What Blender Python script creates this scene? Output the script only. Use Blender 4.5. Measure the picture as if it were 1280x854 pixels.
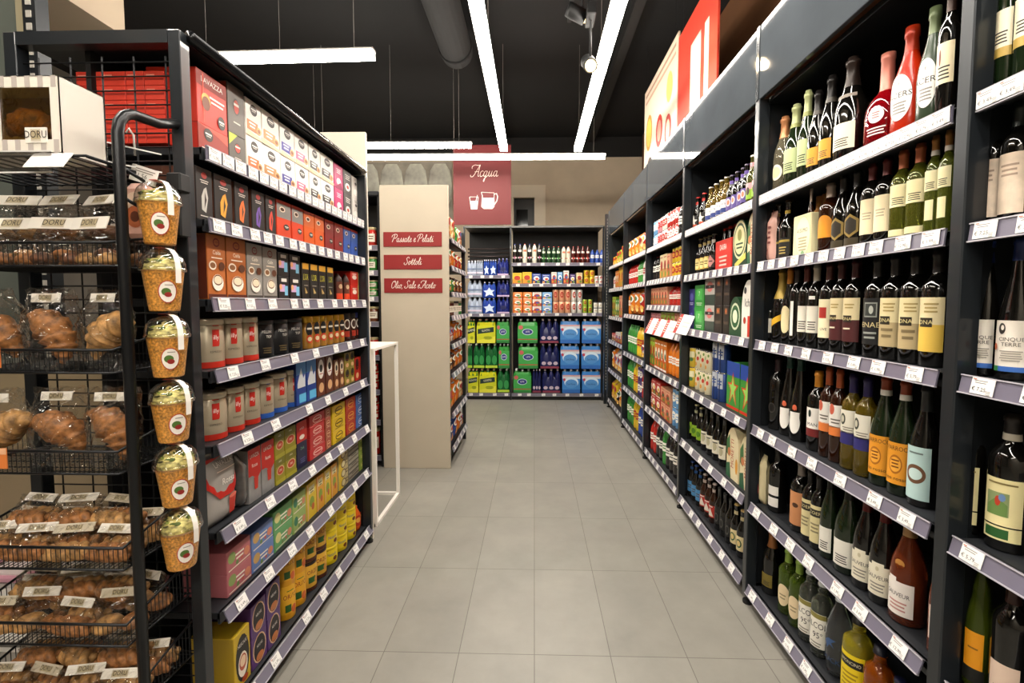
import bpy, math, random
from mathutils import Vector, Matrix
R = math.radians
rnd = random.Random(7)
for o in list(bpy.data.objects):
    bpy.data.objects.remove(o)
SC = bpy.context.scene
COL = SC.collection
# ------------------------------------------------------------------ camera, world, exposure
cam_d = bpy.data.cameras.new('camera'); cam = bpy.data.objects.new('camera', cam_d); COL.objects.link(cam)
cam.location = (0, 0, 1.4)
cam.rotation_euler = (R(90 - 3.3), 0, R(1.55))
cam_d.sensor_width = 36; cam_d.lens = 580 / 1280 * 36
cam_d.shift_x = -12 / 1280; cam_d.shift_y = -15 / 1280
cam_d.clip_start = 0.05
SC.camera = cam
SC.view_settings.view_transform = 'Standard'; SC.view_settings.look = 'None'
SC.view_settings.gamma = 1; SC.view_settings.use_curve_mapping = False
SC.view_settings.exposure = -0.08
SC.cycles.max_bounces = 8; SC.cycles.transparent_max_bounces = 16
SC.cycles.caustics_reflective = False; SC.cycles.caustics_refractive = False
SC.cycles.sample_clamp_indirect = 6
W = bpy.data.worlds.new('world'); SC.world = W; W.use_nodes = True
W.node_tree.nodes['Background'].inputs[0].default_value = (1, .93, .84, 1)
W.node_tree.nodes['Background'].inputs[1].default_value = 0.12
STRIP_POWER = 56.0          # emission of the LED diffusers
STRIP_COLOR = (1, .93, .83, 1)
# LED strips: (name words, (x0, y0), (x1, y1), z, width)
STRIPS = [('aisle strip over the coffee side', (-0.335, -1.9), (-0.363, 5.62), 3.2, .085),
          ('aisle strip over the wine side', (0.50, -1.9), (0.516, 5.66), 3.2, .085),
          ('short strip above the coffee unit', (-2.6, 3.52), (-1.177, 3.49), 3.2, .075),
          ('inner cross strip above the back shelves', (-2.6, 5.43), (-0.723, 5.47), 3.2, .06),
          ('outer cross strip above the back shelves', (-2.9, 5.87), (0.888, 5.93), 3.2, .06),
          ('strip above the bakery stand', (-1.9, 0.0), (-1.86, 2.3), 3.2, .085),
          ('strip beyond the wine shelves', (2.2, -1.5), (2.2, 2.5), 3.2, .085),
          ('strip crossing the aisle entrance', (-2.2, -2.2), (1.6, -2.2), 3.2, .085)]
# track spots: (x, y, z, target, power)
SPOTS = [(0.39, 3.36, 3.06, (0.7, 1.2, 1.3), 8), (0.34, 3.43, 3.43, (1.28, 3.66, 3.08), 330)]

# ------------------------------------------------------------------ materials
def lin(h):
    if not isinstance(h, str): return tuple(h)
    h = h.lstrip('#')
    v = [int(h[i:i + 2], 16) / 255 for i in (0, 2, 4)]
    return tuple((x / 12.92 if x <= .04045 else ((x + .055) / 1.055) ** 2.4) for x in v)
MC = {}
def mat(hexc, rough=.45, metal=0, trans=0, ior=1.45, noise=0, scale=40, emit=0, alpha=1, bump=0, coat=0):
    key = (hexc, rough, metal, trans, ior, noise, scale, emit, alpha, bump, coat)
    if key in MC: return MC[key]
    m = bpy.data.materials.new('surface'); m.use_nodes = True
    nt = m.node_tree; p = nt.nodes['Principled BSDF']; c = lin(hexc) + (1,)
    p.inputs['Base Color'].default_value = c; p.inputs['Roughness'].default_value = rough
    p.inputs['Metallic'].default_value = metal; p.inputs['IOR'].default_value = ior
    p.inputs['Transmission Weight'].default_value = trans; p.inputs['Alpha'].default_value = alpha
    p.inputs['Coat Weight'].default_value = coat
    if emit:
        p.inputs['Emission Color'].default_value = c; p.inputs['Emission Strength'].default_value = emit
    if noise or bump:
        tc = nt.nodes.new('ShaderNodeTexCoord'); n = nt.nodes.new('ShaderNodeTexNoise')
        n.inputs['Scale'].default_value = scale; n.inputs['Detail'].default_value = 4
        nt.links.new(tc.outputs['Object'], n.inputs['Vector'])
        if noise:
            r = nt.nodes.new('ShaderNodeValToRGB')
            r.color_ramp.elements[0].position = .3; r.color_ramp.elements[1].position = .7
            r.color_ramp.elements[0].color = tuple(max(0, x * (1 - noise)) for x in c[:3]) + (1,)
            r.color_ramp.elements[1].color = tuple(min(1, x * (1 + noise)) for x in c[:3]) + (1,)
            nt.links.new(n.outputs['Fac'], r.inputs['Fac']); nt.links.new(r.outputs['Color'], p.inputs['Base Color'])
        if bump:
            b = nt.nodes.new('ShaderNodeBump'); b.inputs['Strength'].default_value = bump
            b.inputs['Distance'].default_value = .004
            nt.links.new(n.outputs['Fac'], b.inputs['Height']); nt.links.new(b.outputs['Normal'], p.inputs['Normal'])
    MC[key] = m
    return m
def film_mat(name, tint=(1, 1, 1), gloss=.22, rough=.12, bump=0.0):
    if name in MC: return MC[name]
    m = bpy.data.materials.new(name); m.use_nodes = True; nt = m.node_tree
    for n in list(nt.nodes): nt.nodes.remove(n)
    out = nt.nodes.new('ShaderNodeOutputMaterial'); mix = nt.nodes.new('ShaderNodeMixShader')
    t = nt.nodes.new('ShaderNodeBsdfTransparent'); g = nt.nodes.new('ShaderNodeBsdfGlossy')
    lw = nt.nodes.new('ShaderNodeLayerWeight'); lw.inputs[0].default_value = gloss
    t.inputs[0].default_value = tuple(tint) + (1,); g.inputs['Roughness'].default_value = rough
    nt.links.new(lw.outputs['Facing'], mix.inputs[0]); nt.links.new(t.outputs[0], mix.inputs[1])
    nt.links.new(g.outputs[0], mix.inputs[2]); nt.links.new(mix.outputs[0], out.inputs[0])
    if bump:
        tc = nt.nodes.new('ShaderNodeTexCoord'); n = nt.nodes.new('ShaderNodeTexNoise'); n.inputs['Scale'].default_value = 22
        n.inputs['Detail'].default_value = 2; n.inputs['Distortion'].default_value = 1.5
        b = nt.nodes.new('ShaderNodeBump'); b.inputs['Strength'].default_value = bump; b.inputs['Distance'].default_value = .01
        nt.links.new(tc.outputs['Object'], n.inputs['Vector'])
        nt.links.new(n.outputs['Fac'], b.inputs['Height']); nt.links.new(b.outputs['Normal'], g.inputs['Normal'])
        nt.links.new(b.outputs['Normal'], lw.inputs['Normal'])
    MC[name] = m
    return m

# ------------------------------------------------------------------ mesh builder
class MB:
    def __init__(s): s.v = []; s.f = []; s.m = []; s.sm = []; s.mats = []
    def mi(s, m):
        if isinstance(m, str): m = mat(m)
        if m not in s.mats: s.mats.append(m)
        return s.mats.index(m)
    def add(s, vs, fs, m, smooth=False):
        o = len(s.v); s.v += [tuple(v) for v in vs]; k = s.mi(m)
        for f in fs: s.f.append(tuple(o + i for i in f)); s.m.append(k); s.sm.append(smooth)
        return s
    def box(s, x0, x1, y0, y1, z0, z1, m, bev=0):
        if bev > 0:
            b = min(bev, abs(x1 - x0) * .45, abs(y1 - y0) * .45, abs(z1 - z0) * .45)
            vs = []; fs = []
            for sx in (0, 1):
                for sy in (0, 1):
                    for sz in (0, 1):
                        X = (x0, x1)[sx]; Y = (y0, y1)[sy]; Z = (z0, z1)[sz]
                        dx = b if sx == 0 else -b; dy = b if sy == 0 else -b; dz = b if sz == 0 else -b
                        vs += [(X, Y + dy, Z + dz), (X + dx, Y, Z + dz), (X + dx, Y + dy, Z)]
            I = lambda a, b_, c, k: (a * 4 + b_ * 2 + c) * 3 + k
            fs += [(I(0,0,0,0), I(0,0,1,0), I(0,1,1,0), I(0,1,0,0)), (I(1,0,0,0), I(1,1,0,0), I(1,1,1,0), I(1,0,1,0)),
                   (I(0,0,0,1), I(1,0,0,1), I(1,0,1,1), I(0,0,1,1)), (I(0,1,0,1), I(0,1,1,1), I(1,1,1,1), I(1,1,0,1)),
                   (I(0,0,0,2), I(0,1,0,2), I(1,1,0,2), I(1,0,0,2)), (I(0,0,1,2), I(1,0,1,2), I(1,1,1,2), I(0,1,1,2))]
            for a in (0, 1):
                for c in (0, 1):
                    fs.append((I(a,0,c,0), I(a,0,c,2), I(a,1,c,2), I(a,1,c,0)))
                    fs.append((I(a,c,0,0), I(a,c,1,0), I(a,c,1,1), I(a,c,0,1)))
                    fs.append((I(0,a,c,1), I(1,a,c,1), I(1,a,c,2), I(0,a,c,2)))
            for a in (0, 1):
                for b_ in (0, 1):
                    for c in (0, 1): fs.append((I(a,b_,c,0), I(a,b_,c,1), I(a,b_,c,2)))
            return s.add(vs, fs, m)
        vs = [(x, y, z) for x in (x0, x1) for y in (y0, y1) for z in (z0, z1)]
        return s.add(vs, [(0,1,3,2), (4,6,7,5), (0,4,5,1), (2,3,7,6), (0,2,6,4), (1,5,7,3)], m)
    def lathe(s, prof, m, n=20, cx=0, cy=0, cz=0, smooth=True):
        vs = []; fs = []; rings = []
        for r, z in prof:
            if r < 1e-6: rings.append([len(vs)]); vs.append((cx, cy, cz + z))
            else:
                rings.append(list(range(len(vs), len(vs) + n)))
                vs += [(cx + r * math.cos(2*math.pi*i/n), cy + r * math.sin(2*math.pi*i/n), cz + z) for i in range(n)]
        for a, b in zip(rings, rings[1:]):
            for i in range(n):
                j = (i + 1) % n
                if len(a) == 1 and len(b) == 1: continue
                if len(a) == 1: fs.append((a[0], b[j], b[i]))
                elif len(b) == 1: fs.append((a[i], a[j], b[0]))
                else: fs.append((a[i], a[j], b[j], b[i]))
        return s.add(vs, fs, m, smooth)
    def cyl(s, x, y, z0, z1, r, m, n=16, r2=None):
        r2 = r if r2 is None else r2
        return s.lathe([(0, 0), (r, 0)], m, n, x, y, z0, False).lathe([(r, 0), (r2, z1 - z0)], m, n, x, y, z0).lathe([(r2, 0), (0, 0)], m, n, x, y, z1, False)
    def tube(s, pts, r, m, n=6, closed=False):
        pts = [Vector(p) for p in pts]; vs = []; fs = []; k = len(pts); up0 = None
        for i, p in enumerate(pts):
            a = pts[i - 1] if (i or closed) else p; b = pts[(i + 1) % k] if (i < k - 1 or closed) else p
            t = (b - a).normalized()
            up = Vector((0, 0, 1)) if abs(t.z) < .9 else Vector((0, 1, 0))
            if up0 is not None: up = up0
            u = t.cross(up)
            u = u.normalized() if u.length > 1e-5 else t.orthogonal().normalized()
            w = u.cross(t); up0 = w
            rr = r[i] if isinstance(r, (list, tuple)) else r
            vs += [tuple(p + (u * math.cos(2*math.pi*j/n) + w * math.sin(2*math.pi*j/n)) * rr) for j in range(n)]
        for i in range(k if closed else k - 1):
            for j in range(n):
                q = (i + 1) % k
                fs.append((i*n + j, i*n + (j+1) % n, q*n + (j+1) % n, q*n + j))
        if not closed: fs += [tuple(range(n))[::-1], tuple((k-1)*n + j for j in range(n))]
        return s.add(vs, fs, m, n > 4)
    def xf(s, M):
        s.v = [tuple(M @ Vector(v)) for v in s.v]; return s
    def join(s, o, M=None):
        b = len(s.v); s.v += [tuple(M @ Vector(v)) if M else v for v in o.v]
        for f, k, sm in zip(o.f, o.m, o.sm):
            s.f.append(tuple(b + i for i in f)); s.m.append(s.mi(o.mats[k])); s.sm.append(sm)
        return s
    def mesh(s, name):
        me = bpy.data.meshes.new(name); me.from_pydata(s.v, [], s.f)
        for m in s.mats: me.materials.append(m)
        me.polygons.foreach_set('material_index', s.m); me.polygons.foreach_set('use_smooth', s.sm)
        me.update(); return me
def link(name, me, parent=None, loc=(0, 0, 0), rz=0, **props):
    if isinstance(me, MB): me = me.mesh(name)
    o = bpy.data.objects.new(name, me); COL.objects.link(o); o.parent = parent
    o.location = loc; o.rotation_euler = (0, 0, rz)
    for k, v in props.items():
        if v: o[k] = v
    return o
def thing(name, label, cat, loc=(0, 0, 0), rz=0, group=None):
    return link(name, None, None, loc, rz, label=label, category=cat, group=group)
def struct(name, mb): return link(name, mb, kind='structure')

# ------------------------------------------------------------------ printed faces (labels, cartons)
TC = {}
def text_geo(t):
    if t not in TC:
        c = bpy.data.curves.new('t', 'FONT'); c.body = t; c.resolution_u = 2; c.align_x = 'CENTER'; c.align_y = 'CENTER'
        o = bpy.data.objects.new('t', c); me = o.to_mesh()
        TC[t] = ([tuple(v.co[:2]) for v in me.vertices], [tuple(p.vertices) for p in me.polygons])
        o.to_mesh_clear(); bpy.data.objects.remove(o); bpy.data.curves.remove(c)
    return TC[t]
GL = {'a': (.8, [[(.5,.8),(.3,.95),(.08,.7),(.05,.3),(.2,.02),(.4,.2),(.52,.6),(.55,.95)],[(.55,.95),(.5,.4),(.55,.08),(.7,.05),(.85,.25)]]),
 'c': (.62, [[(.5,.8),(.35,.97),(.1,.75),(.05,.3),(.2,.02),(.45,.1),(.65,.3)]]),
 'q': (.82, [[(.5,.8),(.3,.95),(.08,.7),(.05,.3),(.2,.02),(.4,.2),(.52,.6),(.55,.95)],[(.55,.95),(.45,.2),(.3,-.75),(.2,-.7),(.3,-.3),(.6,0),(.85,.3)]]),
 'u': (.85, [[(.0,.5),(.12,.95),(.08,.3),(.2,.03),(.4,.2),(.55,.95)],[(.55,.95),(.5,.3),(.6,.03),(.88,.3)]]),
 's': (.6, [[(0,.1),(.2,.5),(.35,1.05),(.38,.6),(.4,.2),(.25,.0),(.1,.08)],[(.38,.1),(.62,.25)]]),
 't': (.6, [[(.0,.3),(.35,1.6),(.25,.6),(.25,.1),(.4,.02),(.62,.28)],[(.02,1.1),(.55,1.17)]]),
 'e': (.6, [[(.05,.4),(.35,.6),(.4,.88),(.25,.97),(.08,.7),(.08,.25),(.25,.02),(.62,.28)]]),
 'l': (.5, [[(.0,.3),(.35,1.4),(.33,1.85),(.2,1.75),(.12,.9),(.12,.2),(.25,.02),(.5,.28)]]),
 'i': (.48, [[(.0,.4),(.18,.95),(.12,.3),(.2,.02),(.48,.28)],[(.2,1.3),(.23,1.4)]]),
 'o': (.68, [[(.3,.95),(.08,.7),(.05,.3),(.25,.02),(.45,.3),(.45,.7),(.3,.95),(.5,.8),(.7,.85)]]),
 'A': (1.15, [[(-.35,1.3),(-.4,1.65),(0,1.95),(.5,1.88),(.95,1.95)],[(.9,1.95),(.5,1.0),(.1,.1),(-.3,0),(-.4,.3)],[(.9,1.95),(.85,1),(.88,.15),(1.1,.1)],[(.2,.8),(.9,.85)]]),
 'P': (1.2, [[(.1,0),(.3,.9),(.5,1.85)],[(-.2,1.2),(-.1,1.7),(.5,2.0),(1.05,1.85),(1.1,1.4),(.8,1.0),(.4,.95)]]),
 'S': (1.05, [[(1,1.6),(.9,1.95),(.55,1.9),(.4,1.5),(.6,1.1),(.75,.6),(.5,.05),(.1,.05),(-.1,.35),(.1,.5)]]),
 'O': (1.15, [[(.7,1.95),(.2,1.6),(.05,.8),(.3,.05),(.8,.3),(1.05,1.2),(.8,1.9),(.5,1.7),(.9,1.5)]]),
 ',': (.35, [[(.1,.12),(.12,0),(.02,-.25)]]), ' ': (.45, [])}
def script_quads(t, size, wt):
    x = 0; out = []
    for ch in t:
        w, strokes = GL[ch]
        for st in strokes:
            P = [Vector(p) for p in st]; Q = []
            for i in range(len(P) - 1):
                p0 = P[max(i-1, 0)]; p1 = P[i]; p2 = P[i+1]; p3 = P[min(i+2, len(P)-1)]
                for k in range(4):
                    u = k / 4
                    Q.append(.5 * (2*p1 + (p2-p0)*u + (2*p0-5*p1+4*p2-p3)*u*u + (3*p1-p0-3*p2+p3)*u**3))
            Q.append(P[-1]); Q = [Vector((x + q.x + .22 * q.y, q.y)) * size for q in Q]
            L = []; Rr = []
            for i, q in enumerate(Q):
                d = (Q[min(i+1, len(Q)-1)] - Q[max(i-1, 0)]).normalized(); nn = Vector((-d.y, d.x)) * wt * .5
                L.append(q + nn); Rr.append(q - nn)
            for i in range(len(Q) - 1): out.append([tuple(Rr[i]), tuple(Rr[i+1]), tuple(L[i+1]), tuple(L[i])])
        x += w
    ww = x * size
    return [[(a - ww / 2, b) for a, b in q] for q in out], ww
def printed(mb, els, surf, w=1, h=1, base=.0004, step=.00022, cell=.012):
    """els in fractions of w, h about the centre; surf(x, z, off) -> 3D"""
    off = base
    for e in els:
        k = e[0]
        if k in 're':
            _, x, z, a, b, c = e[:6]; x *= w; z *= h; a *= w; b *= h
            n = max(1, int(a / cell)) if k == 'r' else max(8, int(a / cell * 1.5))
            vs = []; fs = []
            for i in range(n + 1):
                u = -1 + 2 * i / n
                if k == 'e': u = math.sin(u * math.pi / 2)
                hh = b / 2 * (math.sqrt(max(0, 1 - u*u)) if k == 'e' else 1)
                vs += [surf(x + a/2*u, z - hh, off), surf(x + a/2*u, z + hh, off)]
            for i in range(n): fs.append((2*i, 2*i+2, 2*i+3, 2*i+1))
            mb.add(vs, fs, c)
        elif k == 't':
            _, x, z, sz, t, c = e[:6]; asp = e[6] if len(e) > 6 else 1; rot = e[7] if len(e) > 7 else 0
            vs, fs = text_geo(t); sz *= h; ca, sa = math.cos(rot), math.sin(rot)
            mb.add([surf(x*w + (p*ca*asp - q*sa)*sz, z*h + (p*asp*sa + q*ca)*sz, off) for p, q in vs], fs, c)
        elif k == 'p':
            _, pts, c = e; P = [(x*w, z*h) for x, z in pts]; xs = [p[0] for p in P]
            n = max(1, math.ceil((max(xs) - min(xs)) / cell)) if cell < .02 else 1; vs = []; fs = []
            for i in range(n):
                a = min(xs) + (max(xs) - min(xs)) * i / n; b = min(xs) + (max(xs) - min(xs)) * (i + 1) / n; Q = P
                for lim, sg in ((a, 1), (b, -1)):
                    if n == 1: break
                    out = []
                    for j in range(len(Q)):
                        p, q_ = Q[j - 1], Q[j]; ip = (p[0] - lim) * sg >= -1e-9; iq = (q_[0] - lim) * sg >= -1e-9
                        if ip != iq: t_ = (lim - p[0]) / (q_[0] - p[0]); out.append((lim, p[1] + (q_[1] - p[1]) * t_))
                        if iq: out.append(q_)
                    Q = out
                if len(Q) > 2: fs.append(tuple(range(len(vs), len(vs) + len(Q)))); vs += [surf(x, z, off) for x, z in Q]
            mb.add(vs, fs, c)
        elif k == 'l':   # small print drawn as bars
            _, x, z, a, n, dz, c = e; vs = []; fs = []
            for i in range(n):
                ww = a * w * (1 - .25 * ((i * 37) % 10) / 10) / 2; zz = (z - dz * i) * h; hh = dz * h * .22
                m_ = max(1, math.ceil(2 * ww / cell)) if cell < .02 else 1; b0 = len(vs)
                for j in range(m_ + 1):
                    xx = x*w - ww + 2 * ww * j / m_; vs += [surf(xx, zz-hh, off), surf(xx, zz+hh, off)]
                fs += [(b0 + 2*j, b0 + 2*j + 2, b0 + 2*j + 3, b0 + 2*j + 1) for j in range(m_)]
            mb.add(vs, fs, c)
        off += step
    return mb
def flat(y=0, cx=0, cz=0): return lambda x, z, o: (cx + x, y - o, cz + z)
def roundf(r, cz=0): return lambda x, z, o: ((r + o) * math.sin(x / r), -(r + o) * math.cos(x / r), cz + z)
# ------------------------------------------------------------------ the room
STEEL = mat('#1d2023', .38, .3); STEEL2 = mat('#24282c', .3, .3, coat=.3); BLACK = mat('#0c0c0d', .6)
def floor_mat():
    m = bpy.data.materials.new('floor tiles'); m.use_nodes = True; nt = m.node_tree; p = nt.nodes['Principled BSDF']
    tc = nt.nodes.new('ShaderNodeTexCoord'); mp = nt.nodes.new('ShaderNodeMapping'); b = nt.nodes.new('ShaderNodeTexBrick')
    mp.inputs['Location'].default_value = (.0, -.003, 0); mp.inputs['Rotation'].default_value = (0, 0, R(90))
    nt.links.new(tc.outputs['Object'], mp.inputs[0])
    b.offset = 0; b.inputs['Scale'].default_value = 1; b.inputs['Brick Width'].default_value = .5905; b.inputs['Row Height'].default_value = .302
    b.inputs['Mortar Size'].default_value = .0016; b.inputs['Mortar Smooth'].default_value = .2
    b.inputs['Color1'].default_value = lin('#85827b') + (1,); b.inputs['Color2'].default_value = lin('#8c8982') + (1,)
    b.inputs['Mortar'].default_value = lin('#5c5852') + (1,); b.inputs['Bias'].default_value = -.2
    nt.links.new(mp.outputs[0], b.inputs['Vector'])
    n = nt.nodes.new('ShaderNodeTexNoise'); n.inputs['Scale'].default_value = 3.5; n.inputs['Detail'].default_value = 8; n.inputs['Roughness'].default_value = .65
    nt.links.new(tc.outputs['Object'], n.inputs['Vector'])
    r = nt.nodes.new('ShaderNodeValToRGB'); r.color_ramp.elements[0].position = .3; r.color_ramp.elements[1].position = .7
    r.color_ramp.elements[0].color = (.86, .86, .85, 1); r.color_ramp.elements[1].color = (1.1, 1.09, 1.06, 1)
    mx = nt.nodes.new('ShaderNodeMix'); mx.data_type = 'RGBA'; mx.blend_type = 'MULTIPLY'; mx.inputs[0].default_value = 1
    nt.links.new(n.outputs['Fac'], r.inputs[0]); nt.links.new(b.outputs['Color'], mx.inputs[6]); nt.links.new(r.outputs[0], mx.inputs[7])
    nt.links.new(mx.outputs[2], p.inputs['Base Color']); p.inputs['Roughness'].default_value = .42
    bp = nt.nodes.new('ShaderNodeBump'); bp.inputs['Strength'].default_value = .25; bp.inputs['Distance'].default_value = .001; bp.invert = True
    nt.links.new(b.outputs['Fac'], bp.inputs['Height']); nt.links.new(bp.outputs[0], p.inputs['Normal'])
    return m
struct('floor', MB().box(-6, 5, -3, 11, -.1, 0, floor_mat()))
struct('ceiling', MB().box(-6, 5, -3, 11, 4.35, 4.45, mat('#0f0e0e', .9, noise=.15, scale=2)))
plaster = mat('#d6c3a8', .8, noise=.06, scale=3)
wb = MB()
wb.box(-6, -.37, 8.5, 8.6, 0, 4.0, plaster); wb.box(.0, 5, 8.5, 8.6, 0, 4.0, plaster); wb.box(-.37, .0, 8.5, 8.6, 3.3, 4.0, plaster)
wb.box(-6, 5, 8.48, 8.6, 4.0, 4.35, mat('#1c1a19', .8))
struct('wall_back', wb)
struct('wall_left', MB().box(-6.1, -6, -3, 11, 0, 4.35, mat('#6a655d', .8, noise=.1, scale=2)))
struct('wall_right', MB().box(3.6, 3.7, -3, 11, 0, 4.35, mat('#5d3f2a', .75, noise=.12, scale=2)))
struct('wall_front', MB().box(-6, 5, -3.1, -3, 0, 4.35, mat('#b0a89a', .8, noise=.05, scale=2)))
# door frame above the water shelves
df = MB(); jm = mat('#f0e0c6', .7); df.box(.0, .2, 8.42, 8.5, 0, 3.5, jm); df.box(-.55, -.37, 8.42, 8.5, 0, 3.5, jm); df.box(-.37, .0, 8.42, 8.5, 3.28, 3.5, jm)
struct('trim_1', df)
struct('door_1', MB().box(-.37, .0, 8.60, 8.64, 0, 3.3, mat('#26241f', .4)).box(-.33, -.12, 8.585, 8.6, .1, 3.1, mat('#0b0b0b', .1)))
# soffits and ducts overhead
struct('trim_2', MB().box(-3.5, -2.93, -1, 3.36, 3.3, 4.33, mat('#bfae97', .8)))
struct('trim_3', MB().box(1.9, 3.6, -3, 8.4, 3.1, 4.34, mat('#7a5234', .7, noise=.12, scale=1.5)).box(1.86, 1.9, -3, 8.4, 3.35, 3.37, BLACK))
dm = mat('#0d0c0c', .9)
dct = thing('air_duct', 'dark round air duct running under the black ceiling', 'duct', (-.85, 1.5, 4.14))
link('pipe', MB().tube([(0, -3.6, 0), (0, 3.75, 0)], .17, dm, 20), dct)
for k in range(4): link('joint_collar', MB().tube([(0, -3 + k * 2.2, 0), (0, -2.94 + k * 2.2, 0)], .18, dm, 20), dct)
for i, (x, lb) in enumerate([(-.55, 'thin black ceiling beam beside the air duct'), (1.0, 'thin black ceiling beam above the wine side')]):
    link('ceiling_beam', MB().box(-.05, .05, -4.5, 5.6, 0, .12, mat('#11100f', .7)), None, (x, 2.8, 4.23), 0, label=lb, category='beam')
# column behind the bakery stand
struct('column_1', MB().box(-3.2, -2.43, 2.2, 2.26, 0, 4.34, mat('#50554f', .6, noise=.1, scale=3)).box(-2.43, -2.38, 2.19, 2.26, 0, 4.34, mat('#8f866c', .7)).box(-2.38, -2.33, 2.21, 2.24, 0, 4.34, mat('#1a1a1a', .7)))
pr = MB().box(-.03, .03, -.03, .03, 0, 3.4, STEEL)
for k in range(60): pr.box(-.012, .012, -.034, -.03, .1 + k * .055, .13 + k * .055, mat('#9a968e', .4))
link('perforated_upright', pr, None, (-2.28, 2.14, 0), 0, label='black perforated shelving upright standing behind the bakery stand', category='upright')

# ------------------------------------------------------------------ LED strips and track spots
led = mat(STRIP_COLOR[:3], .5, emit=STRIP_POWER)
for nm, a, b, z, w in STRIPS:
    t = thing('linear_light', 'white linear LED light, ' + nm, 'ceiling light', (a[0], a[1], z), 0, 'linear LED ceiling lights')
    d = Vector((b[0] - a[0], b[1] - a[1], 0)); L = d.length; ang = math.atan2(d.y, d.x)
    M = Matrix.Rotation(ang, 4, 'Z')
    link('housing', MB().box(0, L, -w/2 + .004, w/2 - .004, .045, .06, mat('#8f8c88', .4)).xf(M), t)
    link('diffuser', MB().box(.01, L - .01, -w/2, w/2, -.004, .045, led).xf(M), t)
    for k in range(max(2, int(L / 1.6)) + 1):
        x = .15 + (L - .3) * k / max(2, int(L / 1.6))
        link('suspension_wire', MB().tube([(x, 0, .07), (x, 0, 4.35 - z)], .0018, mat('#8a8782', .5), 4).xf(M), t)
for i, (x, y, z, tg, pw) in enumerate(SPOTS):
    t = thing('track_spotlight', ['black track spotlight glowing warm beside the aisle strip', 'black track spotlight higher up, turned towards the red banner'][i], 'spotlight', (x, y, z), 0, 'track spotlights')
    dv = (Vector(tg) - Vector((x, y, z))).normalized(); q = dv.to_track_quat('-Z', 'Y').to_matrix().to_4x4()
    link('stem', MB().tube([(0, 0, .05), (0, 0, 4.29 - z)], .008, BLACK, 8), t)
    link('spot_head', MB().lathe([(0, .12), (.045, .12), (.05, .1), (.05, -.02), (.042, -.02), (.035, .02)], BLACK, 20).xf(q), t)
    link('gear_box', MB().box(-.03, .03, -.09, .09, .3, .38, BLACK, .005), t)
    link('bulb', MB().lathe([(.034, .0), (.034, -.022), (.026, -.036), (0, -.042)], mat((1, .76, .42), .5, emit=(45 if i == 0 else 3)), 16).xf(q), t)
    ld = bpy.data.lights.new('spot', 'SPOT'); ld.energy = pw; ld.color = (1, .80, .55); ld.spot_size = R(58); ld.spot_blend = .8; ld.shadow_soft_size = .03
    lo = bpy.data.objects.new('spot_beam', ld); COL.objects.link(lo); lo.parent = t; lo.matrix_local = Matrix.Translation(dv * .06) @ q
# hanging service track with cables next to the wine side strip
t = thing('power_track', 'dark power track along the ceiling with a dangling cable', 'light track', (.36, 2.4, 4.3))
link('rail', MB().box(-.02, .02, -3, 2.6, 0, .05, BLACK), t)
link('cable', MB().tube([(0, .35, 0), (.02, .36, -.2), (-.03, .33, -.5), (0, .35, -.72), (.03, .33, -.62)], .004, BLACK, 5), t)

# ------------------------------------------------------------------ shelving
RAIL = mat('#6d6979', .3, noise=.05, scale=8, coat=.6); RAIL_EDGE = mat('#a9a6ae', .3); CARD = '#e9e7e4'; BOARD = mat('#2c2e32', .45, .3)
TAGS = []
def tag_mesh(k):
    if not TAGS:
        for txt in ('1,99', '5,79', '12,90', '3,49', '7,25'):
            m = MB(); f = flat(0)
            printed(m, [('r', 0, 0, 1, 1, CARD), ('l', -.1, .33, .6, 2, .13, '#8d8a88'), ('t', -.12, -.2, .34, '\u20ac ' + txt, '#3a3838'), ('l', .3, -.25, .22, 3, .1, '#a9a6a4'), ('r', -.36, .42, .16, .06, '#c0604a')], f, .052, .036, cell=.06)
            m.box(-.026, .026, 0, .001, -.018, .018, mat(CARD)); TAGS.append(m.mesh('price_tag'))
    return TAGS[k % 5]
def shelf(parent, x0, x1, z, depth, tilt=0, tags=5, board_t=.028, rail_h=.042, seed=1):
    """local frame: shelf front along X at y=0 facing -Y, board going back +Y"""
    s = link('shelf', MB().box(x0, x1, .004, depth, z - board_t, z - .006, BOARD, .002).box(x0, x1, .004, .012, z - .042, z - .006, BOARD), parent)
    M = Matrix.Translation((0, -.004, z)) @ Matrix.Rotation(R(tilt), 4, 'X')
    r = MB().box(x0 + .002, x1 - .002, -.004, 0, -rail_h, 0, RAIL).box(x0 + .002, x1 - .002, -.007, .001, -.003, .0, RAIL_EDGE).box(x0 + .002, x1 - .002, -.007, .001, -rail_h - .002, -rail_h + .001, RAIL_EDGE)
    link('price_rail', r.xf(M), s)
    q = random.Random(seed); L = x1 - x0
    for k in range(tags):
        x = x0 + L * (k + .5) / tags + q.uniform(-.25, .25) * max(0, L / tags - .05)
        x = min(max(x, x0 + .03), x1 - .03)
        o = link('price_tag', tag_mesh(q.randrange(5)), s); o.matrix_local = M @ Matrix.Translation((x, -.0075, -rail_h / 2)) @ Matrix.Rotation(R(q.uniform(-2, 2)), 4, 'Y')
    return s
def upright(parent, x, top, depth, foot=True, w=.036):
    u = link('upright', MB().box(x - w/2, x + w/2, -.02, .03, .04 if foot else 0, top, STEEL2, .003).box(x - .008, x + .008, .03, depth, .1, top, STEEL), parent)
    if foot: link('foot', MB().cyl(x, 0, .008, .05, .008, BLACK, 8).cyl(x, 0, 0, .012, .022, BLACK, 14), u)
RIGHT_Z = [1.87, 1.58, 1.235, .85, .49, .10]
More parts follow.
